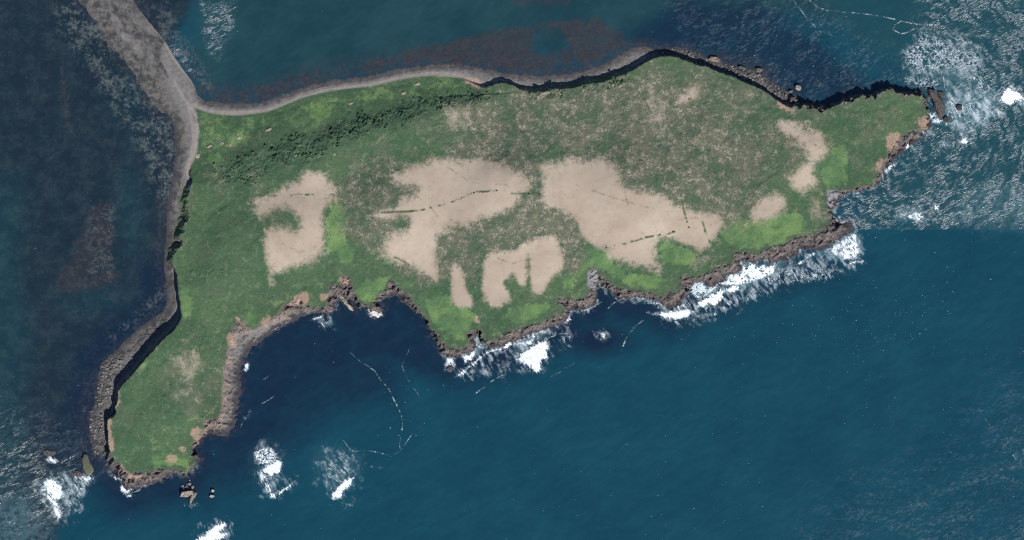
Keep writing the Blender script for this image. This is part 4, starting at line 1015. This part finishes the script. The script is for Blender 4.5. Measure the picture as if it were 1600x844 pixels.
La('streaming foam east of the broad south-west breaker', [(90,745),(120,748),(150,745),(130,775),(110,795),(98,790),(100,765)], fill=.45)
La('foam among the rocks west of the western tip', [(112,735),(130,738),(150,745),(140,755),(115,752)], fill=.6, mat=MF)
B('small white breaker near the shore of the western bay', [(379,578),(383,570),(388,566),(389,573),(384,580)], hgt=.6, mode='lacy', fill=.85, mat=MF)
B('small white breaker off the headland of the western bay', [(381,652),(386,644),(391,640),(391,648),(386,654)], hgt=.6, mode='lacy', fill=.85, mat=MF)
Ln('foam thread below the small breaker of the western bay', [(384,654),(378,662),(376,668)], .7)
Ln('long curved foam line crossing the western bay', [(548,551),(562,564),(585,579),(595,594),(607,607),(620,633),(627,648),(629,665),(624,695),(626,704)], .75, fill=.15)
Ln('foam line bending west from the foot of the long curve', [(626,704),(612,713),(595,708),(575,704),(552,705),(543,698),(537,688)], .7, fill=0)
Ln('foam line rising east from the foot of the long curve', [(627,703),(637,688),(650,670),(664,661)], .5, fill=-.1)
Ln('faint foam thread east of the long curve', [(640,545),(628,572),(636,590),(645,605),(655,618)], .3, fill=-.2)
Ln('slanting foam streak inside the western bay', [(412,593),(418,589),(423,585)], .7)
Ln('second slanting foam streak inside the western bay', [(409,631),(420,625),(430,618)], .5)
Ln('double foam line slanting at the northern edge', [(1233,-8),(1247,10),(1260,28),(1282,50),(1300,55)], 1.1, fill=.05)
Ln('bright foam line running east along the northern edge', [(1262,-2),(1277,11),(1290,16),(1312,18),(1335,20),(1362,23),(1380,26),(1398,30)], 1.3, fill=.0)
Ln('hooked foam loop off the north-east', [(1462,39),(1432,38),(1408,33),(1398,39),(1395,46),(1407,53),(1420,50),(1428,45)], 1.4, fill=.25)
La('swirling foam net in the north-east eddy', [(1408,80),(1425,65),(1435,45),(1460,50),(1490,65),(1535,75),(1540,105),(1510,120),(1480,110),(1460,120),(1430,120),(1412,105)], edge=9, fill=.26, mode='net')
La('foam net north of the eastern tip', [(1410,115),(1440,118),(1470,120),(1472,138),(1445,140),(1412,132)], edge=6, fill=.26, mode='net')
Ln('wavering foam line east of the eastern skerry', [(1466,105),(1474,120),(1476,137),(1485,150),(1487,165),(1480,180),(1478,195)], 1.6, fill=.3)
La('pale foam drifting between the skerry and the isolated rock', [(1476,140),(1488,148),(1500,150),(1512,165),(1510,200),(1500,212),(1484,200),(1478,175)], fill=.45)
La('foam trailing west from the big eastern breaker', [(1505,110),(1530,112),(1550,135),(1562,150),(1560,162),(1540,155),(1515,135)], fill=.42)
Ln('foam streak running down from the big eastern breaker', [(1566,164),(1552,173),(1540,184),(1526,196),(1514,206),(1505,216)], 2.0, fill=.05)
La('foam collar around the isolated eastern rock', circ(1498, 169, 10, 8, n=10, seed=62), fill=.55, mode='net')
La('surf along the foot of the eastern rocks', [(1374,272),(1382,262),(1392,256),(1404,252),(1398,262),(1384,272),(1378,280)], fill=.75, mat=MF)
La('foam in the cleft of the eastern tip', [(1433,198),(1440,192),(1446,202),(1456,205),(1448,214),(1438,206)], fill=.7)
La('foam between the eastern tip and its skerry', [(1450,176),(1462,175),(1466,184),(1475,186),(1470,196),(1452,192)], fill=.55, mode='net')
La('pale smear of foam east of the tip', [(1462,222),(1480,214),(1492,220),(1480,232),(1464,230)], fill=.5, mode='spray')
La('thin wash trailing off the south-west stack', [(286,782),(296,788),(310,784),(312,790),(300,796),(288,790)], fill=.35)
Ln('thin straight foam thread in the south-eastern open sea', [(1521,625),(1527,636),(1542,658),(1568,693),(1602,735),(1620,760)], .35, fill=-.2)
Ln('beaded foam streak slanting below the triangular breaker', [(858,590),(872,583),(885,575),(897,568)], 1.2, fill=-.35)
Ln('beaded foam streak south of the southern point', [(743,615),(755,606),(770,595),(790,583)], 1.2, fill=-.3)
Ln('beaded foam streak below the low southern breaker', [(970,548),(978,530),(990,512),(1005,500)], 1.6, fill=-.1)

# pale flecks imitating sun glint, with some foam, over open water ------------------------------
def flecks():
    rs = np.random.RandomState(11)
    dens = np.full(S.shape, .010, np.float32)
    sparkle = sstep(.05, .5, m2 + m1 * .8)
    dens += .06 * sparkle * sstep(400, 520, S.Y + .1 * S.X * 0) * sstep(700, 900, S.X)
    for (cx, cy, rx, ry, a) in [(1390,495,150,100,1.0),(1200,520,200,80,.25),(1500,830,220,120,.55),(1350,600,100,60,.2),(1060,670,100,50,.15),(1180,760,140,80,.2),(1060,835,90,30,.3),(830,770,60,60,.22),(60,640,120,90,.6),(620,620,110,80,.12),
                                (1240,90,110,60,.9),(1330,80,60,60,.4),(100,180,80,40,.25),(1560,560,80,40,.2),(330,30,40,60,.6),(1480,300,150,120,.7),(1530,70,130,90,.6),(40,800,110,80,.8)]:
        dens += a * S.ell(cx, cy, rx, ry) * np.clip(.3 + 1.6 * m2 + .6 * m1, 0, 2)
    dens *= (d_isl > 4) * (np.abs(S.X - 800) < 860) * (np.abs(S.Y - 422) < 480) * (1 - .85 * west * (S.Y < 600)) * (1 - .8 * north * (S.X < 1000))
    hit = rs.rand(*S.shape) < dens * .20
    yy, xx = np.nonzero(hit)
    n = len(yy)
    x = S.xs[xx] + rs.uniform(-1, 1, n) - CX; y = CY - (S.ys[yy] + rs.uniform(-1, 1, n))
    L = rs.gamma(1.6, .15, n) + .18; W = L * rs.uniform(.35, .7, n); an = rs.normal(.5, .5, n)
    c, s = np.cos(an), np.sin(an)
    V = np.zeros((n, 6, 3), np.float32)
    for kx in range(6):
        a = kx * math.pi / 3
        px, py = L * math.cos(a), W * math.sin(a)
        V[:, kx, 0] = x + px * c - py * s; V[:, kx, 1] = y + px * s + py * c; V[:, kx, 2] = Z[yy, xx] + .30 + .12 * math.cos(3 * a)
    me = raw_mesh('glint_foam_flecks', V.reshape(-1, 3), np.arange(n * 6).reshape(-1, 6), False)
    tag(link('glint_foam_flecks', me, MFL), 'tiny pale flecks of painted sun glint and foam scattered over the open sea', None, None, 'stuff')
    print('flecks', n)
flecks()
tri = sum(len(o.data.loops) - 2 * len(o.data.polygons) for o in sc.objects if o.type == 'MESH')
print('triangles', tri, 'objects', len(sc.objects))
